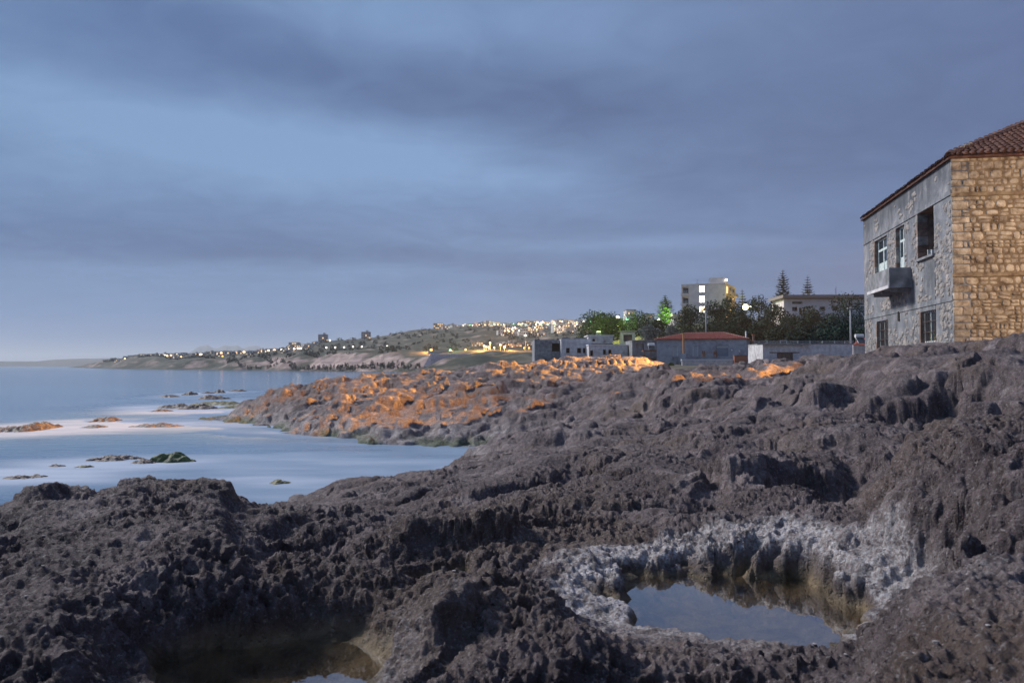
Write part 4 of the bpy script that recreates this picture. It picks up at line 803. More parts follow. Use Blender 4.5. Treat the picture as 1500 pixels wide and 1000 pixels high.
rf = link('roof', MB().add(e + lo_, [(0, 1, 5, 4), (1, 2, 5), (2, 3, 4, 5), (3, 0, 4), (0, 6, 7, 1), (1, 7, 8, 2), (2, 8, 9, 3), (3, 9, 6, 0), (9, 8, 7, 6)]).mesh('roof', REDR), o)
rt = MB(); n = 52
for i in range(n):   # rounded tile rows running down the front slope
    x = -ov + (Wd + 2 * ov) * (i + .5) / n; tf = min(1.0, max(0.04, min((x + ov) / (r0 + ov), (Wd + ov - x) / (Wd + ov - r1)))); f0 = Vector((x, -ov - .03, Hh + .02)); f1 = Vector((x, -ov + (Dp / 2 + ov) * tf, Hh + rise * tf + .03)); rt.tube(f0, f1, .085, .085, 5)
tag(link('tile_row', rt.mesh('tile_row', REDR), rf), kind='stuff')
hc = MB(); hc.tube(e[0], e[4], .10, .10, 6).tube(e[1], e[5], .10, .10, 6).tube(e[4], e[5], .10, .10, 6); link('ridge_cap', hc.mesh('ridge_cap', mat('pale ridge mortar', (.42, .27, .22), .9)), rf)
fl = MB(); fl.tube((u(1004.5), -1.6, w_(522)), (u(1004.5), -1.6, w_(490.5)), .17, .17, 10).tube((u(1004.5), -1.6, w_(490.5)), (u(1004.5), -1.6, w_(489)), .26, .26, 10)
link('flue_pipe', fl.mesh('flue_pipe', mat('copper flue', (.50, .24, .10), .5, metal=.3)), o); link('flue_base', MB().box(u(1000), u(1009), -2.2, -1.0, w_(534), w_(518)).mesh('flue_base', CONCB), o)
for px, py in ((1073, 513.5), (1084, 515)): link('wall_lamp', MB().ball((u(px), -.09, w_(py)), .14).mesh('wall_lamp', WHITEP), o)
o = empty('terrace_wall', (xat(999, 123.6), 123.6, zt(548, 124)), math.radians(-3)); tag(o, 'white terrace wall with a pale coping in front of the grey house', 'wall')
s2 = 124 / F; b_ = MB(); b_.box(0, 78 * s2, 0, .4, 0, 20 * s2); link('wall_face', b_.mesh('wall_face', BLOCKW), o); link('coping', MB().box(-.1, 78.5 * s2, -.1, .5, 20 * s2, 20 * s2 + .22).mesh('coping', mat('coping stone', (.60, .62, .66), .8)), o)
for r_i in range(7): link('block_course', MB().box(.02, 77.9 * s2, -.02, -.002, .05 + r_i * .30, .29 + r_i * .30).mesh('block_course', BLOCKW), o)
link('terrace_floor', MB().box(0, 78 * s2, .5, 2.4, 19.2 * s2, 19.7 * s2).mesh('terrace_floor', CONC), o)
o = empty('garden_table', (xat(1040, 125.6), 125.6, zt(523, 125.6))); tag(o, 'long brown wooden garden table on the terrace of the grey house', 'table')
link('table_top', MB().box(-1.1, 1.1, -.4, .4, .72, .79).mesh('table_top', WOOD), o)
for a in (-1, 1):
    for c in (-.3, .3): link('leg', MB().box(a - .05, a + .05, c - .05, c + .05, 0, .719).mesh('leg', WOOD), o)
for px, lb in ((1031, 'brown wooden chair left of the garden table on the terrace'), (1048, 'brown wooden chair right of the garden table on the terrace')):
    o = empty('garden_chair', (xat(px, 125.2), 125.2, zt(523, 125.2))); tag(o, lb, 'chair'); link('seat', MB().box(-.25, .25, -.25, .25, .42, .47).mesh('seat', WOOD), o); link('backrest', MB().box(-.25, .25, .2, .25, .471, 1.0).mesh('backrest', WOOD), o)
    for a in (-.2, .2):
        for c in (-.2, .2): link('leg', MB().box(a - .03, a + .03, c - .03, c + .03, 0, .419).mesh('leg', WOOD), o)
o = empty('brick_planter', (xat(1085, 122.6), 122.6, zt(531, 123.5))); tag(o, 'low red brick planter at the right end of the terrace wall', 'planter')
link('brick_box', MB().box(-.95, .95, 0, .8, -.6, 1.05).mesh('brick_box', mat('red brick', (.30, .13, .09), .9)), o); link('rim', MB().box(-1.02, 1.02, -.06, .86, 1.051, 1.14).mesh('rim', WOOD), o)
# sheds and post right of the house
o = empty('tall_post', (xat(1104, 126), 126, zt(527, 126))); tag(o, 'thick dark weathered wooden post right of the grey house', 'post'); link('shaft', MB().tube((0, 0, -.5), (0, 0, 3.9), .2, .17, 8).mesh('shaft', WOOD), o); link('cap', MB().box(-.24, .24, -.24, .24, 3.9, 4.05).mesh('cap', RUST), o)
# water heaters with slanted collectors
def heater(px, py, d, lab, s=1.0):
    o = empty('solar_water_heater', (xat(px, d), d, zt(py, d))); tag(o, lab, 'solar heater', 'solar water heaters on the roofs'); o.scale = (s, s, s)
    link('tank', MB().tube((-.65, 0, 1.25), (.65, 0, 1.25), .3, .3, 12).mesh('tank', WHITEP), o)
    link('collector', MB().add([(-.6, -1.2, .15), (.6, -1.2, .15), (.6, -.1, 1.0), (-.6, -.1, 1.0), (-.6, -1.14, .08), (.6, -1.14, .08), (.6, -.04, .93), (-.6, -.04, .93)], [(0, 1, 2, 3), (4, 7, 6, 5), (0, 4, 5, 1), (1, 5, 6, 2), (2, 6, 7, 3), (3, 7, 4, 0)]).mesh('collector', GLASS), o)
    link('stand', MB().tube((-.6, 0, 0), (-.6, 0, 1.0), .04, .04, 5).tube((.6, 0, 0), (.6, 0, 1.0), .04, .04, 5).tube((-.6, -1.2, .1), (-.6, 0, 1.0), .04, .04, 5).tube((.6, -1.2, .1), (.6, 0, 1.0), .04, .04, 5).mesh('stand', GALV), o); return o

# ------------------------------------------------------------------ roofless ruin and low white block left of it
D1 = 150.0; s1_ = D1 / F
def simple_block(name, px0, px1, pyt, pyb, d, dep, m, holes, label, cat, rz=0.0, roofm=None, ovh=0.0, back=DARKIN):
    s = d / F; o = empty(name, (xat(px0, d), d, zt(pyb, d)), rz); tag(o, label, cat); w = (px1 - px0) * s; h = (pyb - pyt) * s
    hs = [((a - px0) * s, (b - px0) * s, (pyb - c) * s, (pyb - e_) * s) for a, b, e_, c in holes]
    link('wall', holed_wall(w, h, hs, .3).mesh('wall', [m, m]), o)
    link('side_wall', MB().box(0, .3, .301, dep - .301, 0, h).box(w - .3, w, .301, dep - .301, 0, h).box(0, w, dep - .3, dep, 0, h).mesh('side_wall', m), o)
    for a, b, c, e_ in hs: link('window_opening', MB().box(a + .002, b - .002, .9, .95, c, e_).mesh('window_opening', back), o)
    link('roof', MB().box(-ovh, w + ovh, -ovh, dep + ovh, h + .002, h + .2).mesh('roof', roofm or m), o); return o, w, h
o, w, h = simple_block('ruined_hall', 783, 835, 499.5, 529, 152, 7, CONC, [(808.5, 820.5, 502.5, 514.5)], 'roofless looking grey concrete ruin with one big square black opening', 'building', .04)
link('pier', MB().box(2.6, 3.0, -.12, -.002, 0, h).box(5.2, 5.6, -.12, -.002, 0, h).mesh('pier', CONC), o)
link('rubble_edge', MB().box(0, .9, -.2, .4, h + .201, h + .38).box(3.1, 4.0, 0, .4, h + .201, h + .32).box(5, 6.2, 0, .3, h + .201, h + .42).mesh('rubble_edge', CONC), o)
o, w, h = simple_block('ruined_house', 822, 866, 498, 528, 150, 8, WHITEW, [(829.3, 834.7, 509.5, 517), (845.5, 851.5, 509.5, 517), (854, 860, 509.5, 517)], 'peeling pale house with three small square black windows in a row', 'house', .02)
link('broken_parapet', MB().box(.2, 1.6, 0, .25, h + .201, h + .5).box(2.4, 4.9, 0, .25, h + .201, h + .42).mesh('broken_parapet', CONC), o)
o, w, h = simple_block('low_white_building', 862.5, 920, 506, 525, 146, 9, WHITEW, [(864.5, 869, 513, 521), (883.5, 888, 512, 519), (891.5, 896, 512, 519.5)], 'long low white flat roofed building beside the peeling ruin', 'building', .05, WHITEP, .1)
o, w, h = simple_block('flat_roof_house', 862, 898, 492, 503, 163, 8, WHITEW, [(868, 872, 496, 500)], 'white flat roofed house just behind the low ruins under the green trees', 'house', 0, WHITEP, .2)
o, w, h = simple_block('roof_pavilion', 909, 930, 486, 506, 168, 5, WHITEW, [(913.5, 926, 490, 500)], 'small white open pavilion with a slab roof on the grassy bank', 'pavilion', -.1, mat('slab roof', (.42, .38, .35), .9), .35, mat('pavilion back', (.26, .20, .20), .9))
o, w, h = simple_block('grey_annex', 926, 962, 500, 524, 142, 8, CONC, [(931, 943, 503, 513)], 'low grey annex between the white building and the grey house', 'building', 0, None, .05, WHITEW)
o = empty('rusty_canopy', (xat(945, 137), 137, zt(523, 137))); tag(o, 'rusty flat canopy on thin posts left of the grey house', 'canopy'); link('deck', MB().box(-.4, 2.1, -.5, 1.5, 1.0, 1.18).mesh('deck', RUST), o)
for a in (-.2, .9, 1.9): link('leg', MB().box(a, a + .08, -.4, -.32, -.6, .999).mesh('leg', RUST), o)
heater(954, 513.5, 137.3, 'solar water heater standing on the rusty canopy beside the grey house', .85)
heater(877, 492.5, 165, 'solar water heater on the white house behind the low ruins', .7)

# ------------------------------------------------------------------ long garage and wall at the right
o, w, h = simple_block('garage', 1117.5, 1185, 505, 536, 112, 7, WHITEW, [(1138, 1162, 516, 536)], 'pale garage with brown timber doors and thin overhanging slab roof', 'garage', 0, mat('roof slab', (.36, .36, .35), .9), .0, DARKIN)
s = 112 / F; link('eave_slab', MB().box(-.95, w + .1, -.5, 0, h + .01, h + .17).mesh('eave_slab', CONC), o); link('lintel', MB().box((1127 - 1117.5) * s, (1171 - 1117.5) * s, -.06, -.002, (536 - 517) * s, (536 - 515.5) * s).mesh('lintel', WOOD), o)
for i in range(6): a = (1138.3 - 1117.5 + i * 3.95) * s; link('door_board', MB().box(a, a + 3.7 * s, .12, .17, 0, 19.7 * s).mesh('door_board', WOOD), o)
D2 = 112; s = D2 / F
o = empty('long_wall', (xat(1185.5, D2), D2 + .1, zt(533, D2))); tag(o, 'long whitewashed wall running from the garage towards the stone house', 'wall')
for i in range(2): link('wall_panel', MB().box((0 if i == 0 else 31.1) * s, (31 if i == 0 else 64) * s, 0, .35, 0, 29 * s).mesh('wall_panel', WHITEW), o)
link('coping', MB().box(-.02, 64.1 * s, -.08, .43, 29.05 * s, 30 * s).mesh('coping', CONC), o); link('pilaster', MB().box(30.2 * s, 31.6 * s, -.08, -.002, 0, 29 * s).mesh('pilaster', BLOCKW), o)
for a in (11.0, 14.6, 18.2): link('vent_opening', MB().box(a * s, (a + 3) * s, -.02, -.002, 9.8 * s, 12.8 * s).mesh('vent_opening', DARKIN), o)  # dark plates on the wall face, vent shade put into the colour
o = empty('red_roof_shed', (xat(1249.8, 114), 114, zt(533, 114))); tag(o, 'small shed with a red lean roof between the long wall and the stone house', 'shed'); s = 114 / F
link('wall', MB().box(0, 5.2, 0, 4, 0, 28 * s).mesh('wall', BLOCKW), o); link('window_opening', MB().box(15.5 * s, 21 * s, -.02, -.002, 8 * s, 10.5 * s).mesh('window_opening', DARKIN), o)  # window is a dark plate on the wall, its shade put into the colour
link('roof', MB().add([(-.2, -.3, 28 * s), (5.4, -.3, 28 * s), (5.4, 3, 28 * s + 1.5), (2.2, 3, 28 * s + 1.0), (-.2, -.3, 27.8 * s), (5.4, -.3, 27.8 * s), (5.4, 3, 28 * s), (2.2, 3, 28 * s)], [(0, 1, 2, 3), (0, 4, 5, 1), (1, 5, 6, 2), (2, 6, 7, 3), (3, 7, 4, 0), (4, 7, 6, 5)]).mesh('roof', REDR), o)
heater(1259, 503.5, 114.2, 'solar water heater on the red roofed shed beside the stone house', .9)
# railing on top
o = empty('wire_fence', (xat(1105, 116), 116, zt(504, 116))); tag(o, 'thin wire fence on pale posts along the top of the garage and wall', 'fence'); s = 116 / F
for px in (1124, 1169, 1187, 1205, 1223, 1238): link('fence_post', MB().box((px - 1105) * s - .05, (px - 1105) * s + .05, 0, .1, -.2, 5.2 * s).mesh('fence_post', GALV), o)
for z in (1.5, 3.2, 4.8): link('rail', MB().tube((0, .05, z * s), (146 * s, .05, z * s), .025, .025, 5).mesh('rail', GALV), o)
o = empty('metal_frame', (xat(1148, 116), 116, zt(504, 116))); tag(o, 'small empty goal shaped metal frame standing on the garage roof', 'frame'); link('post', MB().box(-.5, -.42, 0, .08, 0, .5).box(.42, .5, 0, .08, 0, .5).mesh('post', GALV), o); link('crossbar', MB().box(-.5, .5, 0, .08, .501, .58).mesh('crossbar', GALV), o)

# ------------------------------------------------------------------ apartment block on the hill
D3 = 240.0; s = D3 / F; RA = math.radians(26)
zb = zt(482, D3); H = (482 - 416.5) * s; Wf = 61.5 * s / math.cos(RA) * 1.0; Wf *= .93; Dp = 17
o = empty('apartment_tower', (xat(1001.5, D3), D3 + 2.5, zb), -RA * 0 - RA); tag(o, 'five storey beige apartment block with two brilliantly lit stair windows', 'building')
fz = lambda py: (482 - py) * s; fx = lambda px: (px - 1001.5) / 61.5 * Wf
bal = [(fx(1002.5), fx(1011.5), fz(b), fz(a)) for a, b in ((419, 430.5), (434, 445.5), (449, 460.5))]
wins = [(fx(1027), fx(1034.2), fz(427.5), fz(418.8)), (fx(1027), fx(1034.2), fz(442.5), fz(433.5)), (fx(1027), fx(1034.2), fz(457.5), fz(448.8))]
link('wall', holed_wall(Wf, H, bal + wins, .9).mesh('wall', [BEIGE, BEIGE]), o)
for i, (a, b, c, d) in enumerate(wins):
    p_ = link('window', MB().box(a, b, .2, .25, c, d).mesh('window', BRW), o); link('frame', MB().box((a + b) / 2 - .04, (a + b) / 2 + .04, .12, .198, c, d).box(a, b, .12, .198, (c + d) / 2 - .04, (c + d) / 2 + .04).mesh('frame', mat('thin frame', (.4, .4, .38), .6)), p_)
for a, b, c, d in bal:
    link('balcony_door', MB().box(a + .1, b - .1, .84, .9, c, d - .3).mesh('balcony_door', GLASS), o)
    p_ = link('balcony', MB().box(a - .3, b + .1, -1.0, -.002, c - .25, c).box(a - .3, b + .1, -1.0, -.9, c + .001, c + .35).mesh('balcony', BEIGE), o)
    rl = MB(); [rl.tube((a - .25 + k * .2, -.95, c + .35), (a - .25 + k * .2, -.95, c + .95), .02, .02, 4) for k in range(11)]; rl.tube((a - .3, -.95, c + .95), (b + .1, -.95, c + .95), .03, .03, 5); link('railing', rl.mesh('railing', GALV), p_)
link('roof', MB().box(-.15, Wf + .15, -.15, Dp + .15, H + .002, H + .25).mesh('roof', BEIGE), o)
link('back_wall', MB().box(0, Wf, Dp - .3, Dp, 0, H).box(0, .3, .901, Dp - .301, 0, H).mesh('back_wall', BEIGE), o)
YW = mat('balcony wall lamp tint', (.52, .44, .32), .9)  # beige wall with the yellow lamplight put into its colour
sw = holed_wall(Dp - .91 - .31, H, [(1.0 + k * 4.9, 4.4 + k * 4.9, H - 2.8 - 3.0 * j, H - .5 - 3.0 * j) for k in range(3) for j in range(5)], .3)
xf(sw, lambda x, y, z: (Wf - y, .905 + x, z)); link('side_wall', sw.mesh('side_wall', [YW, YW]), o)
for k in range(3):
    for j in range(5):
        y0, y1, z0, z1 = 1.9 + k * 4.9, 5.3 + k * 4.9, H - 2.8 - 3.0 * j, H - .5 - 3.0 * j
        link('window', MB().box(Wf - .28, Wf - .24, y0, y1, z0, z1).mesh('window', WWARM if (k + j) % 3 == 0 else GLASS), o); link('side_balcony', MB().box(Wf + .002, Wf + 1.1, y0 - .3, y1 + .3, z0 - .25, z0 - .02).box(Wf + 1.0, Wf + 1.1, y0 - .3, y1 + .3, z0, z0 + .7).mesh('side_balcony', YW), o)
link('roof_house', holed_wall(fx(1062) - fx(1039.5), 1.75, [(1.1, 1.45, .5, .9), (2.3, 2.9, .5, .9)], .2).mesh('roof_house', [BEIGE, BEIGE]), o).location = (fx(1039.5), 1.0, H + .255)
link('roof_house_body', MB().box(fx(1039.5), fx(1062), 1.202, 5, H + .255, H + 2.0).mesh('roof_house_body', BEIGE), o)
link('antenna', MB().tube((fx(1022), 2, H + .25), (fx(1022), 2, H + 1.9), .05, .03, 5).tube((fx(1019.5), 2, H + 1.7), (fx(1024.5), 2, H + 1.7), .03, .03, 4).box(fx(1021), fx(1022), 1.8, 2.2, H + .25, H + .7).mesh('antenna', mat_post), o)
link('roof_lamp', MB().ball((fx(1064), .8, H + 1.1), .35).mesh('roof_lamp', BRW), o).scale = (1, 1, 1)
o = simple_block('hill_house', 985, 1003, 461, 480, 255, 8, BEIGE, [(989, 992, 464, 468), (996, 999, 464, 468)], 'small grey house half hidden left of the apartment block', 'house', 0, CONC, .2)[0]

# ------------------------------------------------------------------ long villa with slab roof
o, w, h = simple_block('slab_roof_villa', 1149, 1290, 438, 480, 195, 10, BEIGE, [(1161, 1169, 449.5, 455.5), (1171, 1175, 450.5, 461), (1177, 1180.5, 450.5, 461), (1161, 1176, 441.5, 445), (1201, 1209, 449, 454), (1219, 1228, 448, 455)], 'long pale villa with a heavy projecting flat roof behind the dark trees', 'villa', -.03, mat('brown slab', (.24, .20, .18), .9), .1, GLASS)
s = 195 / F; link('roof_slab', MB().box(-.7, w + .5, -1.6, 10.5, h + .21, h + .95).mesh('roof_slab', mat('weathered slab', (.27, .23, .22), .9)), o)
link('floor_slab', MB().box(0, w, -1.2, -.01, 13.2 * s, 14.6 * s).mesh('floor_slab', BEIGE), o); link('flue', MB().tube((14, 4, h + .9), (14, 4, h + 3.1), .05, .05, 5).mesh('flue', mat_post), o)
link('aerial', MB().tube((80.5 * s, 2, h + .9), (80.5 * s, 2, h + 3.4), .04, .03, 5).mesh('aerial', mat_post), o)

# ------------------------------------------------------------------ trees on the bank
def tree(name, px, pytop, pybase, d, wpx, m, label, cat='tree', n=2600, size=.20, blobs_n=9, seed=0, tr=True):
    rng = np.random.default_rng(seed + 100); s = d / F; x0 = xat(px, d); zb = zt(pybase, d); H = (pybase - pytop) * s; Wp = wpx * s
    o = empty(name, (x0, d, zb)); tag(o, label, cat); bl = []
    for k in range(blobs_n):
        a = rng.uniform(0, 2 * math.pi); f = rng.uniform(.30, .86); rad_ = (math.sin(min(1, f * 1.15) * math.pi) ** .5) * Wp * .5 * rng.uniform(.35, .85)
        r0 = Wp * rng.uniform(.15, .26); bl.append(((math.cos(a) * rad_, math.sin(a) * rad_ * .8, H * f), (r0, r0, r0 * rng.uniform(.65, .95))))
    bl.append(((0, 0, H * .82), (Wp * .22, Wp * .22, H * .18))); bl.append(((0, 0, H * .5), (Wp * .36, Wp * .36, H * .30))); bl.append(((0, 0, H * .22), (Wp * .40, Wp * .36, H * .22)))
    v, q = leaf_mass(rng, bl, n, size); link('crown', quick_mesh('crown', v, q, m), o)
    b_ = MB(); b_.tube((0, 0, -1), (rng.uniform(-.3, .3), 0, H * .55), .26, .12, 8)
    for k in range(6):
        c = bl[k][0]; b_.tube((0, 0, H * rng.uniform(.15, .4)), c, .10, .03, 5)
    link('trunk', b_.mesh('trunk', BK), o); return o
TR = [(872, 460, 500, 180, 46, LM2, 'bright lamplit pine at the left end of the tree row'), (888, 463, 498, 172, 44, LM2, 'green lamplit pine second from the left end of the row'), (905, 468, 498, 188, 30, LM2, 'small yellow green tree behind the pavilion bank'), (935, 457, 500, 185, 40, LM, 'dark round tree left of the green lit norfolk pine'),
      (960, 470, 500, 170, 36, LM, 'dark low tree just in front of the green lit norfolk pine'), (1012, 449, 503, 172, 42, LM, 'dark tree in front of the left part of the apartment block'), (1045, 443, 503, 178, 44, LM, 'dark tree in front of the middle of the apartment block behind the lamp pole'), (1068, 434, 500, 188, 40, LM, 'tall dark tree in front of the right part of the apartment block'),
      (1084, 452, 503, 170, 34, LM, 'dark tree directly below the yellow lamp'), (1111, 434, 500, 182, 42, LM, 'airy dark tree right of the yellow lamp with sky gaps'), (1133, 444, 503, 176, 38, LM, 'dark tree left of the villa corner'), (1160, 460, 505, 170, 46, LM, 'broad dark tree below the left windows of the villa'),
      (1190, 450, 505, 168, 36, LM, 'dark tree in front of the middle windows of the villa'), (1216, 462, 506, 160, 36, LM, 'low dark tree left of the big tree by the stone house'), (1242, 430, 506, 158, 62, LM, 'biggest dark tree, beside the stone house and over the villa roof'), (1290, 440, 506, 160, 60, LM, 'dark tree partly hidden behind the stone house corner')]
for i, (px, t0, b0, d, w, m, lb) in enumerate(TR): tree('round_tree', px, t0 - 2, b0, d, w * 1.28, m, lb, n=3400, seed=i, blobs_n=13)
for i, (px, t0, b0, d, w) in enumerate([(985, 478, 508, 152, 40), (1010, 482, 507, 150, 34), (1040, 478, 507, 152, 44), (1075, 476, 507, 150, 46), (1108, 474, 507, 150, 44), (1140, 476, 508, 146, 44), (1172, 478, 508, 142, 46), (1206, 480, 508, 140, 46), (1236, 476, 508, 138, 44), (1268, 478, 508, 138, 44)]):
    tree('bush', px, t0, b0, d, w, LM, ['dark bush on the bank left of the red roof', 'dark bush behind the left of the red roof', 'dark bush behind the middle of the red roof at the lamp pole foot', 'dark bush behind the right of the red roof', 'dark bush behind the tall wooden post', 'dark bush behind the garage doors', 'dark bush behind the right end of the garage', 'dark bush behind the wall left of the right pole', 'dark bush at the foot of the right light pole', 'dark bush behind the red roofed shed'][i], 'bush', n=2200, seed=40 + i)
tree('silver_shrub', 985, 477, 500, 147, 26, LM3, 'silvery grey shrub right of its twin left of the red roof', 'shrub', 1500, .14, 6, 60); tree('silver_shrub', 951, 476, 503, 148, 34, LM3, 'larger silvery grey shrub left of the grey house above the annex', 'shrub', 1800, .14, 6, 61)
tree('garden_shrub', 983, 531, 543, 122, 15, LM2, 'small green shrub at the left corner of the terrace wall', 'shrub', 900, .12, 5, 62)
# norfolk pines: a straight trunk with tiers of upswept feathery boughs
def norfolk(px, pytop, pybase, d, wpx, tiers, m, label, seed, name='norfolk_pine'):
    rng = np.random.default_rng(seed); s = d / F; H = (pybase - pytop) * s; Wp = wpx * s * .5; o = empty(name, (xat(px, d), d, zt(pybase, d))); tag(o, label, 'tree')
    b_ = MB(); b_.tube((0, 0, -1), (0, 0, H), .28, .04, 8); vs = []; 
    for k in range(tiers):
        f = (k + .3) / tiers; z = H * (.12 + .86 * f); R = Wp * (1 - f) ** .72 * rng.uniform(.88, 1.1) + .15; nb = 7 if f < .8 else 5; a0 = rng.uniform(0, 6)
        for j in range(nb):
            a = a0 + j * 2 * math.pi / nb + rng.uniform(-.15, .15); L_ = R * rng.uniform(.85, 1.1); p0 = np.array([0, 0, z]); p1 = np.array([math.cos(a) * L_, math.sin(a) * L_, z + L_ * .10]); b_.tube(p0, p1, .05, .02, 4)
            m_ = max(10, int(L_ * 20)); t_ = rng.uniform(.12, 1.0, m_); c = p0 + (p1 - p0) * t_[:, None]; c[:, 2] += t_ ** 2 * L_ * .16
            side = np.array([-math.sin(a), math.cos(a), 0]); sg = rng.choice([-1, 1], m_)[:, None]; ln = (.85 * (1 - t_ * .55) * min(1, L_ / 2))[:, None] + .10
            tip = c + side * sg * ln * .75 + np.array([math.cos(a), math.sin(a), .5]) * ln * .5; wdt = np.array([math.cos(a), math.sin(a), .25]) * .16
            q4 = np.stack([c - wdt, c + wdt, tip + wdt * .7, tip - wdt * .7], 1).reshape(-1, 3); vs.append(q4)
    v = np.concatenate(vs); link('crown', quick_mesh('crown', v, np.arange(len(v)).reshape(-1, 4), m), o); link('trunk', b_.mesh('trunk', BK, True), o); return o
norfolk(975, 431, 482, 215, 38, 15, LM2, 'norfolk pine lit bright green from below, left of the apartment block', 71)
norfolk(1148, 393.5, 475, 225, 37, 20, LM, 'taller norfolk pine with yellow lamplight on it behind the villa', 72)
norfolk(1184.5, 402.5, 470, 235, 30, 15, LM, 'shorter norfolk pine standing over the roof of the villa', 73)
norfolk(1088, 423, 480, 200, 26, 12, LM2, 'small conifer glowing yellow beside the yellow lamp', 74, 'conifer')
# lamp poles
def pole(px, pyt, pyb, d, label, head=True, mtl=None):
    s = d / F; H = (pyb - pyt) * s; o = empty('lamp_pole', (xat(px, d), d, zt(pyb, d))); tag(o, label, 'lamp pole')
    link('shaft', MB().tube((0, 0, -2), (0, 0, H), .16, .10, 10).mesh('shaft', mtl or mat_post2, True), o)
    if head: link('lamp_head', MB().box(-.5, .5, -.2, .1, H, H + .12).box(-.12, .12, -.3, -.1, H + .121, H + .25).mesh('lamp_head', mat_post2), o)
    return o
mat_post2 = mat('pale concrete pole', (.42, .41, .40), .8)
pole(1034.5, 452, 488, 148, 'pale lamp pole rising behind the red roof of the grey house'); pole(1246.5, 452, 505, 120, 'pale pole standing behind the long wall left of the stone house')
pole(1093, 485, 500, 138, 'thin short wire pole behind the right end of the red roof', False, GALV)
def flood(px, py, d, label, m, r):
    o = empty('flood_lamp', P(px, py, d)); tag(o, label, 'lamp'); link('globe', MB().ball((0, 0, 0), r, 12, 8).mesh('globe', m), o); link('post', MB().tube((0, 0, -6), (0, 0, -r), .08, .07, 6).mesh('post', mat_post), o)
flood(1092.5, 449.5, 178, 'brilliant yellow lamp shining between the dark trees right of the apartment block', LYEL, .62); point(1092.5, 447, 262, (1, .68, .22), 9000, .5); point(1097, 446, 192, (1, .72, .22), 260, .5)
flood(1138, 470, 222, 'hidden yellow lamp at the foot of the taller norfolk pine', LYEL, .2); point(1141, 448, 226, (1, .78, .18), 4500, .6); point(1084, 437, 199, (1, .75, .25), 130, .5)
point(975, 474, 210, (.50, 1.0, .25), 1700, .5); point(969, 461, 211, (.6, 1.0, .3), 900, .5); point(981, 461, 211, (.6, 1.0, .3), 900, .5); point(877, 470, 164, (.80, 1.0, .2), 500, .5); point(905, 466, 180, (.85, 1.0, .2), 2500, .5); point(885, 462, 186, (.85, 1.0, .2), 2500, .5)
for px, py, d, lb, m, r in ((965, 468, 214, 'pale lamp just left of the green lit norfolk pine', LWHITE, .35), (1063.5, 411.5, 243, 'white lamp glowing at the corner of the apartment block roof house', BRW, .5), (1100, 449, 200, 'small yellow lamp close to the right of the brilliant yellow lamp', LYEL, .25), (1030, 452.5, 190, 'warm lamp glowing in the trees below the lit stair windows', LWARM, .55), (997, 463, 215, 'pale lamp between the green pine and the apartment block', LWARM, .35), (984, 461, 214, 'pale lamp just right of the green lit norfolk pine', LWHITE, .3), (905, 465, 205, 'white lamp above the yellow green tree left of the pine', LWHITE, .5), (919, 467, 205, 'greenish lamp between the small green tree and the dark round tree', LGREEN, .35)):
    flood(px, py, d, lb, m, r)
for k, (px, py, dd_) in enumerate([(988, 472, 230), (945, 468, 240), (918, 462, 245)]):
    simple_block('hill_house', px, px + 14, py - 8, py + 12, dd_, 7, BEIGE, [(px + 3, px + 5, py - 5, py - 2), (px + 8, px + 10, py - 5, py - 2)], ['small lamplit house front right of the green lit norfolk pine', 'small house between the dark round tree and the green lit pine', 'small house glimpsed over the yellow green tree'][k], 'house', 0, CONC, .1, WWARM)

# ------------------------------------------------------------------ two-storey stone house, right
HA = math.radians(-10.3); HB0 = (17.1, 30.8); ZB = 4.0
house = empty('stone_house', (HB0[0], HB0[1], ZB), HA); tag(house, 'derelict two storey stone house with lamplit end wall and small concrete balcony', 'house')
HT = 12.1 - ZB; LL = 13.4; WW = 12.4
def ucoord(px): xp = (px - CX) / F; return (17.1 - 30.8 * xp) / (.984 * xp - .179)
def zfac(py, uu): return CAMZ - (py - HY) / F * (30.8 + .984 * uu) - ZB
# materials
PL = mat('old grey plaster over rubble', (.25, .26, .28), .95); t = PL.node_tree; b = t.nodes['Principled BSDF']; tcn = mk(t, 'ShaderNodeTexCoord'); ob = tcn.outputs['Object']
vs_ = mk(t, 'ShaderNodeMapping'); t.links.new(ob, vs_.inputs['Vector']); vs_.inputs['Scale'].default_value = (1, 1, .28)
c = RAMP(t, NOISE(t, ob, 1.1, 7, .62, .3), [(.35, (.14, .15, .165)), (.55, (.25, .255, .27)), (.70, (.38, .365, .36))])
c = MIX(t, RAMP(t, NOISE(t, vs_.outputs[0], 1.3, 5, .6, .2), [(.50, 0.0), (.66, .65)]), c, (.085, .088, .095))
c = MIX(t, RAMP(t, NOISE(t, ob, 7, 5, .65), [(.60, 0.0), (.68, .7)]), c, (.42, .38, .34))
sz_ = mk(t, 'ShaderNodeSeparateXYZ'); t.links.new(ob, sz_.inputs[0]); stn = mk(t, 'ShaderNodeMapping'); t.links.new(ob, stn.inputs['Vector']); stn.inputs['Scale'].default_value = (1, 1, .35)
hgt = M(t, 'ADD', MAPR(t, sz_.outputs[2], 5.6, 8.0, 0, 1), M(t, 'MULTIPLY', M(t, 'SUBTRACT', NOISE(t, stn.outputs[0], .9, 5, .6, .4), .5), 2.2))
c = MIX(t, MAPR(t, hgt, .45, 1.1, 0, .75), c, (.075, .082, .095))
t.links.new(c, b.inputs['Base Color']); bn = mk(t, 'ShaderNodeBump'); bn.inputs['Strength'].default_value = .7; bn.inputs['Distance'].default_value = .04; t.links.new(NOISE(t, ob, 8, 7, .65), bn.inputs['Height']); t.links.new(bn.outputs[0], b.inputs['Normal'])
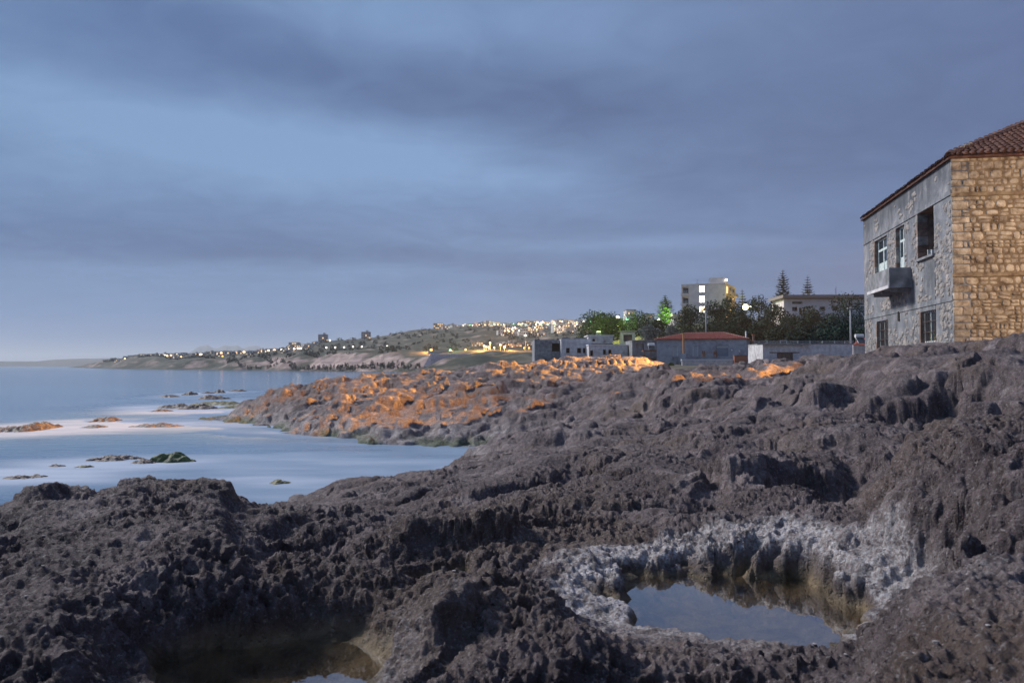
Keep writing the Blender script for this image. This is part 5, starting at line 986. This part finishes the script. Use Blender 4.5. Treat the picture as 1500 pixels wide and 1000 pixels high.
def stonemat(name, lo, mid, hi):
    m = mat(name, mid, .92); t = m.node_tree; b = t.nodes['Principled BSDF']; oi = mk(t, 'ShaderNodeObjectInfo'); gx = mk(t, 'ShaderNodeNewGeometry')
    c = RAMP(t, NOISE(t, gx.outputs['Position'], 3.2, 6, .65, .3), [(.34, lo), (.5, mid), (.66, hi)])
    c = MIX(t, .55, c, RAMP(t, oi.outputs['Random'], [(0.0, (.55, .50, .46)), (.5, (1.0, .95, .88)), (1.0, (1.28, 1.22, 1.15))]), 'MULTIPLY')
    t.links.new(c, b.inputs['Base Color']); bn = mk(t, 'ShaderNodeBump'); bn.inputs['Strength'].default_value = .7; bn.inputs['Distance'].default_value = .03; t.links.new(NOISE(t, gx.outputs['Position'], 14, 7, .68), bn.inputs['Height']); t.links.new(bn.outputs[0], b.inputs['Normal']); return m
ST = stonemat('warm limestone', (.20, .150, .110), (.47, .39, .295), (.70, .62, .50)); MORT = stonemat('earth mortar', (.13, .09, .055), (.25, .185, .12), (.36, .28, .19)); STG = stonemat('grey limestone', (.16, .15, .15), (.30, .28, .27), (.46, .42, .39)); RV = stonemat('brown reveal stone', (.14, .10, .085), (.24, .17, .14), (.34, .26, .22))
H3 = [(ucoord(1371), ucoord(1347.5), 0, 0)]
def hole(pa, pb, yt, yb):  # picture columns (near, far), rows at the far edge
    ua, ub = ucoord(pa), ucoord(pb); return (ua, ub, zfac(yb, ub), zfac(yt, ub))
HOLES = [hole(1371, 1347.5, 313, 380), hole(1327.5, 1315.5, 334, 397), hole(1301.5, 1284, 353, 402), hole(1371.5, 1350, 457, 502.5), hole(1301.5, 1285.5, 471, 511.5)]
HOLES = [(a, min(b, LL - .6), c, d) for a, b, c, d in HOLES]
# left wall (faces the sea): local x=0 plane, running along local y
lw = holed_wall(LL, HT, HOLES, .62, 0, 1); xf(lw, lambda x, y, z: (y, x, z)); lw.f = [f[::-1] for f in lw.f]
wall_l = link('plaster_wall', lw.mesh('plaster_wall', [PL, RV]), house)
rwall = link('end_wall', MB().box(.621, WW, .0, .6, 0, HT).mesh('end_wall', MORT), house)
link('back_wall', MB().box(WW - .6, WW, .601, LL - .601, 0, HT).box(.621, WW, LL - .6, LL, 0, HT).mesh('back_wall', MORT), house)
link('floor', MB().box(.621, WW - .601, .601, LL - .601, 4.0, 4.2).mesh('floor', DARKIN), house)
# stones of the end wall, laid in rough courses with long and short corner stones
def stone_mesh(r, sq):
    n = 8; ring = []; 
    for k in range(n):
        a = math.pi / 4 * k + math.pi / 8 + r.uniform(-.12, .12); e_ = .22 if sq else r.uniform(.55, .9)
        c_, s_ = math.cos(a), math.sin(a); x = math.copysign(abs(c_) ** e_, c_) * .5 * r.uniform(.92, 1.02); z = math.copysign(abs(s_) ** e_, s_) * .5 * r.uniform(.90, 1.02); ring.append((x, z))
    v = [(x, .1, z) for x, z in ring] + [(x, -.45, z) for x, z in ring] + [(x * .86 + r.uniform(-.03, .03), -.85, z * .80 + r.uniform(-.03, .03)) for x, z in ring] + [(x * .42, -1.0 + r.uniform(-.12, .05), z * .42) for x, z in ring]
    f = [(k, (k + 1) % n, n + (k + 1) % n, n + k) for k in range(n)] + [(n + k, n + (k + 1) % n, 2 * n + (k + 1) % n, 2 * n + k) for k in range(n)] + [(2 * n + k, 2 * n + (k + 1) % n, 3 * n + (k + 1) % n, 3 * n + k) for k in range(n)]
    cidx = len(v); v.append((0, -1.0, 0)); f += [(3 * n + k, 3 * n + (k + 1) % n, cidx) for k in range(n)]; return v, f
r = random.Random(3); SV = [stone_mesh(r, i < 4) for i in range(14)]; SM = []
for v, f in SV:
    me = mesh_np('stone', v, [q[::-1] for q in f], [ST]); SM.append(me)
    me.polygons.foreach_set('use_smooth', [False] * len(me.polygons))
rest = MB(); z = .25; course = 0; cnt = 0; BANDS = [(7.5 - ZB, .13), (10.62 - ZB, .12), (11.75 - ZB, .0)]
while z < HT - .16:
    ch = r.uniform(.25, .36); 
    nxt = [b_ for b_ in BANDS if z < b_[0] < z + ch + .12]
    if nxt and nxt[0][1]: ch = max(.12, nxt[0][0] - nxt[0][1] / 2 - z)
    if z + ch > HT - .05: ch = HT - .05 - z
    x = .0; first = True
    while x < WW - .1:
        wst = (.62 if course % 2 else .36) + r.uniform(-.06, .06) if first else r.choice([r.uniform(.13, .26), r.uniform(.18, .36), r.uniform(.26, .60)]); 
        split = (not first) and ch > .24 and r.random() < .42
        for (zz, hh_) in ([(z, ch * .5), (z + ch * .5, ch * .5)] if split else [(z, ch)]):
            ww = wst + (.03 if first else -.02); k = r.randrange(0, 4) if first or (r.random() < .2) else r.randrange(4, 14); dep = r.uniform(.02, .06) if not first else .035
            patchy = perlin2(np.array([x * .55 + 3]), np.array([zz * .42]), 55)[0] + (.35 if (x > 1.35 and 10.75 - ZB < zz) or (x > 1.6 and zz > 9.2 - ZB) else -.2)
            if patchy > .12 and not first: dep *= .35
            rot = r.uniform(-.20, .20) if not first else 0; hz_ = (hh_ - .012) * (r.uniform(.82, 1.12) if not first else 1); ww *= 1 if first else r.uniform(.86, 1.10)
            if x < 3.05 and cnt < 296:
                o = link('stone', SM[k], rwall, (x + wst / 2, .03, zz + hh_ / 2)); o.scale = (ww, dep + .03, hz_); o.rotation_euler = (r.uniform(-.04, .04), rot, r.uniform(-.03, .03)); cnt += 1
            else:
                v, f = SV[k]; rest.add([(x + wst / 2 + p[0] * ww, .03 + p[1] * (dep + .03), zz + hh_ / 2 + p[2] * hz_) for p in v], [q[::-1] for q in f])
        x += wst; first = False
    z += ch; course += 1
    if nxt and nxt[0][1]: z = nxt[0][0] + nxt[0][1] / 2
tag(link('rubble_stones', rest.mesh('rubble_stones', ST), rwall), kind='stuff')
for zc, th_ in BANDS[:2]: link('string_course', MB().box(-.03, WW, -.075, -.002, zc - th_ / 2, zc + th_ / 2).mesh('string_course', MORT), rwall)
# corner edge of grey plaster, and bands and rubble patches on the sea wall
r = random.Random(8); pt = MB()
for i in range(3000):
    yy = r.uniform(.15, LL - .15); zz = r.uniform(.3, HT - .4); nv_ = perlin2(np.array([yy / 2.0 + 9]), np.array([zz / 1.5]), 77)[0] + .5 * perlin2(np.array([yy / .7]), np.array([zz / .6]), 78)[0] - (.45 if zz > 10.7 - ZB else 0) + (.3 if yy < .6 else 0) + (.35 if yy > 11.9 and zz < 3 else 0)
    if nv_ < -.12 or any(a - .12 < yy < b_ + .12 and c_ - .12 < zz < d_ + .12 for a, b_, c_, d_ in HOLES) or abs(zz - (6.62 - ZB)) < .18 or abs(zz - (10.75 - ZB)) < .15: continue
    v, f = SV[r.randrange(4, 14)]; w2_, h2_ = r.uniform(.16, .36), r.uniform(.12, .24); dp_ = r.uniform(.008, .035)
    pt.add([(p[1] * (dp_ + .02) + .015, yy + p[0] * w2_, zz + p[2] * h2_) for p in v], f)
tag(link('bare_rubble_patch', pt.mesh('bare_rubble_patch', STG), wall_l), kind='stuff')
for i, zc in enumerate((6.62 - ZB, 10.75 - ZB)): link('lintel_band', MB().box(-.035 - .004 * i, -.002, .02, LL - .02, zc - .10, zc + .10).mesh('lintel_band', PL), wall_l)
link('drainpipe_line', MB().box(-.012, -.001, ucoord(1371.5) - .05, ucoord(1371.5) - .03, .3, 8.6 - ZB).mesh('drainpipe_line', DARKIN), wall_l)  # thin dark strip for the drainpipe line below the upper sill
# jamb stones, sills, frames
GP = mat('peeling pale green paint', (.42, .50, .47), .7); noisy(GP, (.42, .50, .48), (.72, .78, .74), 6, 4); BARM = mat('rusty bars', (.10, .06, .05), .7)
def wbox(nm, x0, x1, y0, y1, z0, z1, m, par): return link(nm, MB().box(x0, x1, y0, y1, z0, z1).mesh(nm, m), par)
r = random.Random(4)
for wi, (a, b_, c_, d_) in enumerate(HOLES):
    zz = c_
    while zz < d_ - .05:      # blocks lining the far reveal and framing the opening
        hs = min(r.uniform(.28, .42), d_ - zz); 
        if wi != 1 or zz > 0: wbox('jamb_stone', -.03, .40, b_ - .035, b_ + r.uniform(.10, .22), zz + .008, zz + hs - .008, RV if r.random() < .6 else STG, wall_l)
        zz += hs
    if wi != 1: wbox('sill', -.12, .22, a - .12, b_ + .12, c_ - .10, c_ - .002, CONC, wall_l)
    if wi in (3, 4):
        f_ = MB(); f_.box(.12, .19, a + .002, a + .07, c_, d_).box(.12, .19, b_ - .11, b_ - .037, c_, d_).box(.12, .19, a + .071, b_ - .111, d_ - .08, d_ - .002).box(.12, .19, a + .071, b_ - .111, c_ + .002, c_ + .07).box(.12, .19, (a + b_) / 2 - .05, (a + b_) / 2 + .05, c_ + .071, d_ - .081)
        w = link('window', f_.mesh('window', GP), wall_l); wbox('pane', .155, .165, a + .08, b_ - .12, c_ + .08, d_ - .09, GLASS, w)
        for k in range(7): yk = a + (b_ - a) * (k + 1) / 8; link('bar', MB().tube((.06, yk, c_ + .01), (.06, yk, d_ - .01), .014, .014, 5).mesh('bar', BARM), w)
        for k in (1, 2): zk = c_ + (d_ - c_) * k / 3; link('bar', MB().tube((.06, a + .01, zk), (.06, b_ - .04, zk), .016, .016, 5).mesh('bar', BARM), w)
    if wi in (1, 2):
        f_ = MB(); mid_ = c_ + (d_ - c_) * .68
        f_.box(.14, .22, a + .002, a + .09, c_, d_).box(.14, .22, b_ - .14, b_ - .037, c_, d_).box(.14, .22, a + .091, b_ - .141, d_ - .09, d_ - .002).box(.14, .22, a + .091, b_ - .141, mid_ - .06, mid_ + .06).box(.14, .22, (a + b_) / 2 - .07, (a + b_) / 2 + .07, c_, mid_ - .061).box(.14, .22, (a + b_) / 2 - .035, (a + b_) / 2 + .035, mid_ + .061, d_ - .091)
        w = link('french_door' if wi == 1 else 'window', f_.mesh('casing', GP), wall_l); wbox('pane', .175, .185, a + .1, b_ - .15, mid_ + .07, d_ - .1, GLASS, w); wbox('lower_panel', .16, .19, a + .1, b_ - .15, c_ + .02, c_ + (mid_ - c_) * .45, GP, w); wbox('pane', .175, .185, a + .1, b_ - .15, c_ + (mid_ - c_) * .46, mid_ - .07, GLASS, w)
    if wi == 0:
        w = wbox('broken_shutter', .32, .37, a + .01, a + .50, c_ + .05, c_ + 1.25, mat('teal paint', (.06, .15, .17), .7), wall_l); wbox('frame', .38, .45, a + .01, a + .09, c_ + .02, d_ - .01, GP, w)
        wbox('board', .15, .5, b_ - .75, b_ - .70, c_ + .005, c_ + .34, GP, wall_l); wbox('bottle', .12, .19, a + .72, a + .79, c_ + .005, c_ + .26, WHITEP, wall_l)
# balcony
u0, u1 = 4.99, 8.6; zp1 = 8.42 - ZB; zp0 = 7.66 - ZB; bal = wbox('balcony', -.97, -.002, u0, u1, zp0 - .14, zp0, CONC, wall_l)
wbox('parapet', -.97, -.86, u0, u1, zp0 + .002, zp1, CONC, bal); wbox('parapet', -.858, -.003, u0, u0 + .11, zp0 + .002, zp1, CONC, bal); wbox('parapet', -.858, -.003, u1 - .11, u1, zp0 + .002, zp1, CONC, bal); wbox('slab_edge', -1.02, -.972, u0 - .04, u1 + .04, zp0 - .16, zp0 - .02, WHITEW, bal)
for yy in (u0 + .35, u0 + 1.8, u0 + 3.2): wbox('bracket', -.8, -.003, yy, yy + .14, zp0 - .30, zp0 - .142, CONC, bal)
wbox('drain_slot', -.05, .0, ucoord(1318) - .1, ucoord(1318) + .1, zfac(470, ucoord(1318)), zfac(456, ucoord(1318)), DARKIN, wall_l)  # dark box on the wall, the slot's shade put into the colour
# roof: hipped, courses of barrel tiles
TILE = stonemat('old clay tile', (.045, .025, .022), (.095, .045, .035), (.17, .095, .075)); TM_ = math.tan(math.radians(27)); ovh = .12
roofm = MB(); hx, hy = WW / 2, WW / 2; zr = HT + .12 + hx * TM_
e = [(-ovh, -ovh, HT + .02), (WW + ovh, -ovh, HT + .02), (WW + ovh, LL + ovh, HT + .02), (-ovh, LL + ovh, HT + .02), (hx, hy, zr), (hx, LL - hy if LL - hy > hy else hy + .1, zr)]
roofm.add(e + [(a, b_, c_ - .09) for a, b_, c_ in e[:4]], [(0, 1, 4), (1, 2, 5, 4), (2, 3, 5), (3, 0, 4, 5), (0, 6, 7, 1), (1, 7, 8, 2), (2, 8, 9, 3), (3, 9, 6, 0), (9, 8, 7, 6)]); roof = link('roof', roofm.mesh('roof', TILE), house)
def tile_mesh(L_, R_, n=6):
    v = []; 
    for k in range(n + 1):
        a = math.pi * k / n; v += [(math.cos(a) * R_, 0, math.sin(a) * R_ * .8), (math.cos(a) * R_ * .82, L_, math.sin(a) * R_ * .66)]
    f = [(2 * k, 2 * k + 1, 2 * k + 3, 2 * k + 2) for k in range(n)]; f += [tuple(range(2 * n, -1, -2))]; return mesh_np('roof_tile', v, f, [TILE], True)
TMs = tile_mesh(.42, .115); TMh = tile_mesh(.46, .155); sl = math.atan(TM_); r = random.Random(6); cnt = 0; more = MB()
for j in range(19):      # end slope (towards the camera)
    s_ = j * .33; yb = -ovh - .05 + s_ * math.cos(sl); zb_ = HT + .04 + s_ * math.sin(sl); x = max(-ovh + .1, yb + .02)
    while x < 2.95 + yb * .95 and x < WW - yb:
        if cnt < 200: o = link('roof_tile', TMs, roof, (x, yb, zb_ + .02)); o.rotation_euler = (sl * .86, r.uniform(-.06, .06), r.uniform(-.06, .06)); cnt += 1
        x += .265
nh = 19
for j in range(nh):      # hip tiles climbing from the corner
    s_ = j * .40; o = link('hip_tile', TMh, roof, (-ovh - .02 + s_ * .66, -ovh - .02 + s_ * .66, HT + .06 + s_ * .66 * TM_ * .98)); o.rotation_euler = (0, 0, 0); dirv = Vector((1, 1, TM_)).normalized()
    o.rotation_mode = 'QUATERNION'; o.rotation_quaternion = dirv.to_track_quat('Y', 'Z')
for j in range(51):      # eave tiles along the sea wall
    if r.random() < .12: continue
    o = link('eave_tile', TMs, roof, (-ovh - .06, .05 + j * .262, HT + .03 + r.uniform(-.02, .02))); o.rotation_euler = (0, 0, 0); d_ = Vector((1, r.uniform(-.08, .08), TM_)).normalized(); o.rotation_mode = 'QUATERNION'; o.rotation_quaternion = d_.to_track_quat('Y', 'Z')
for (a, b_, w2_) in ((.9, .95, .16), (1.1, 1.18, .13), (.62, .6, .12), (.30, .42, .1)):
    v, f = SV[5]; link('loose_stone', mesh_np('loose_stone', [(p[0] * w2_ * 1.4, p[1] * w2_, p[2] * w2_) for p in v], [q[::-1] for q in f], [STG]), roof, (a, b_, HT + .22 + a * TM_))

# ------------------------------------------------------------------ flood lamps on a pole right of the frame: they light the end wall and the headland
o = empty('flood_lamp_pole', (27.0, 14.5, 4.2)); tag(o, 'tall steel pole with two orange flood lamps, just outside the right edge', 'lamp pole')
link('shaft', MB().tube((0, 0, -1), (0, 0, 5.2), .1, .07, 10).mesh('shaft', mat_post, True), o); link('lamp_head', MB().box(-.4, -.1, -.15, .25, 5.2, 5.5).box(.1, .4, -.15, .25, 5.2, 5.5).mesh('lamp_head', mat_post), o)
def spot(loc, tgt, col, en, deg, blend=.6, r=.12):
    l = bpy.data.lights.new('flood_light', 'SPOT'); l.color = col; l.energy = en; l.spot_size = math.radians(deg); l.spot_blend = blend; l.shadow_soft_size = r; o = bpy.data.objects.new('flood_light', l); C.objects.link(o)
    o.location = loc; o.rotation_mode = 'QUATERNION'; o.rotation_quaternion = (Vector(tgt) - Vector(loc)).to_track_quat('-Z', 'Y')
spot((26.9, 15.0, 9.6), (21.6, 30.0, 9.2), (1.0, .72, .45), 9500, 50, .7)
o = empty('sodium_lamp_pole', (42.0, 73.0, 4.4)); tag(o, 'very tall pole with an orange sodium lamp standing behind the stone house', 'lamp pole')
link('shaft', MB().tube((0, 0, -1), (0, 0, 10.9), .14, .08, 10).mesh('shaft', mat_post, True), o); link('lamp_head', MB().box(-.3, .3, -.15, .25, 10.9, 11.1).mesh('lamp_head', mat_post), o)
spot((41.6, 72.9, 15.2), (-11.0, 58.5, 2.4), (1.0, .50, .13), 560000, 32, .7)
spot((26.3, 15.0, 8.0), (-17.0, 56.5, 2.8), (1.0, .49, .13), 240000, 18, 1.0)

# ------------------------------------------------------------------ air: one box of thin evening haze round everything
hz_ = bpy.data.materials.new('haze'); hz_.use_nodes = True; t = hz_.node_tree; t.nodes.clear(); pv = mk(t, 'ShaderNodeVolumePrincipled'); pv.inputs['Color'].default_value = (.90, .95, 1, 1); pv.inputs['Density'].default_value = HAZE_DENSITY; pv.inputs['Anisotropy'].default_value = .2
ou = mk(t, 'ShaderNodeOutputMaterial'); t.links.new(pv.outputs[0], ou.inputs['Volume'])
tag(MB().box(-16600, 16600, -220, 17500, -10, 250).build('haze', hz_), 'thin blue evening haze over sea and coast', kind='stuff')
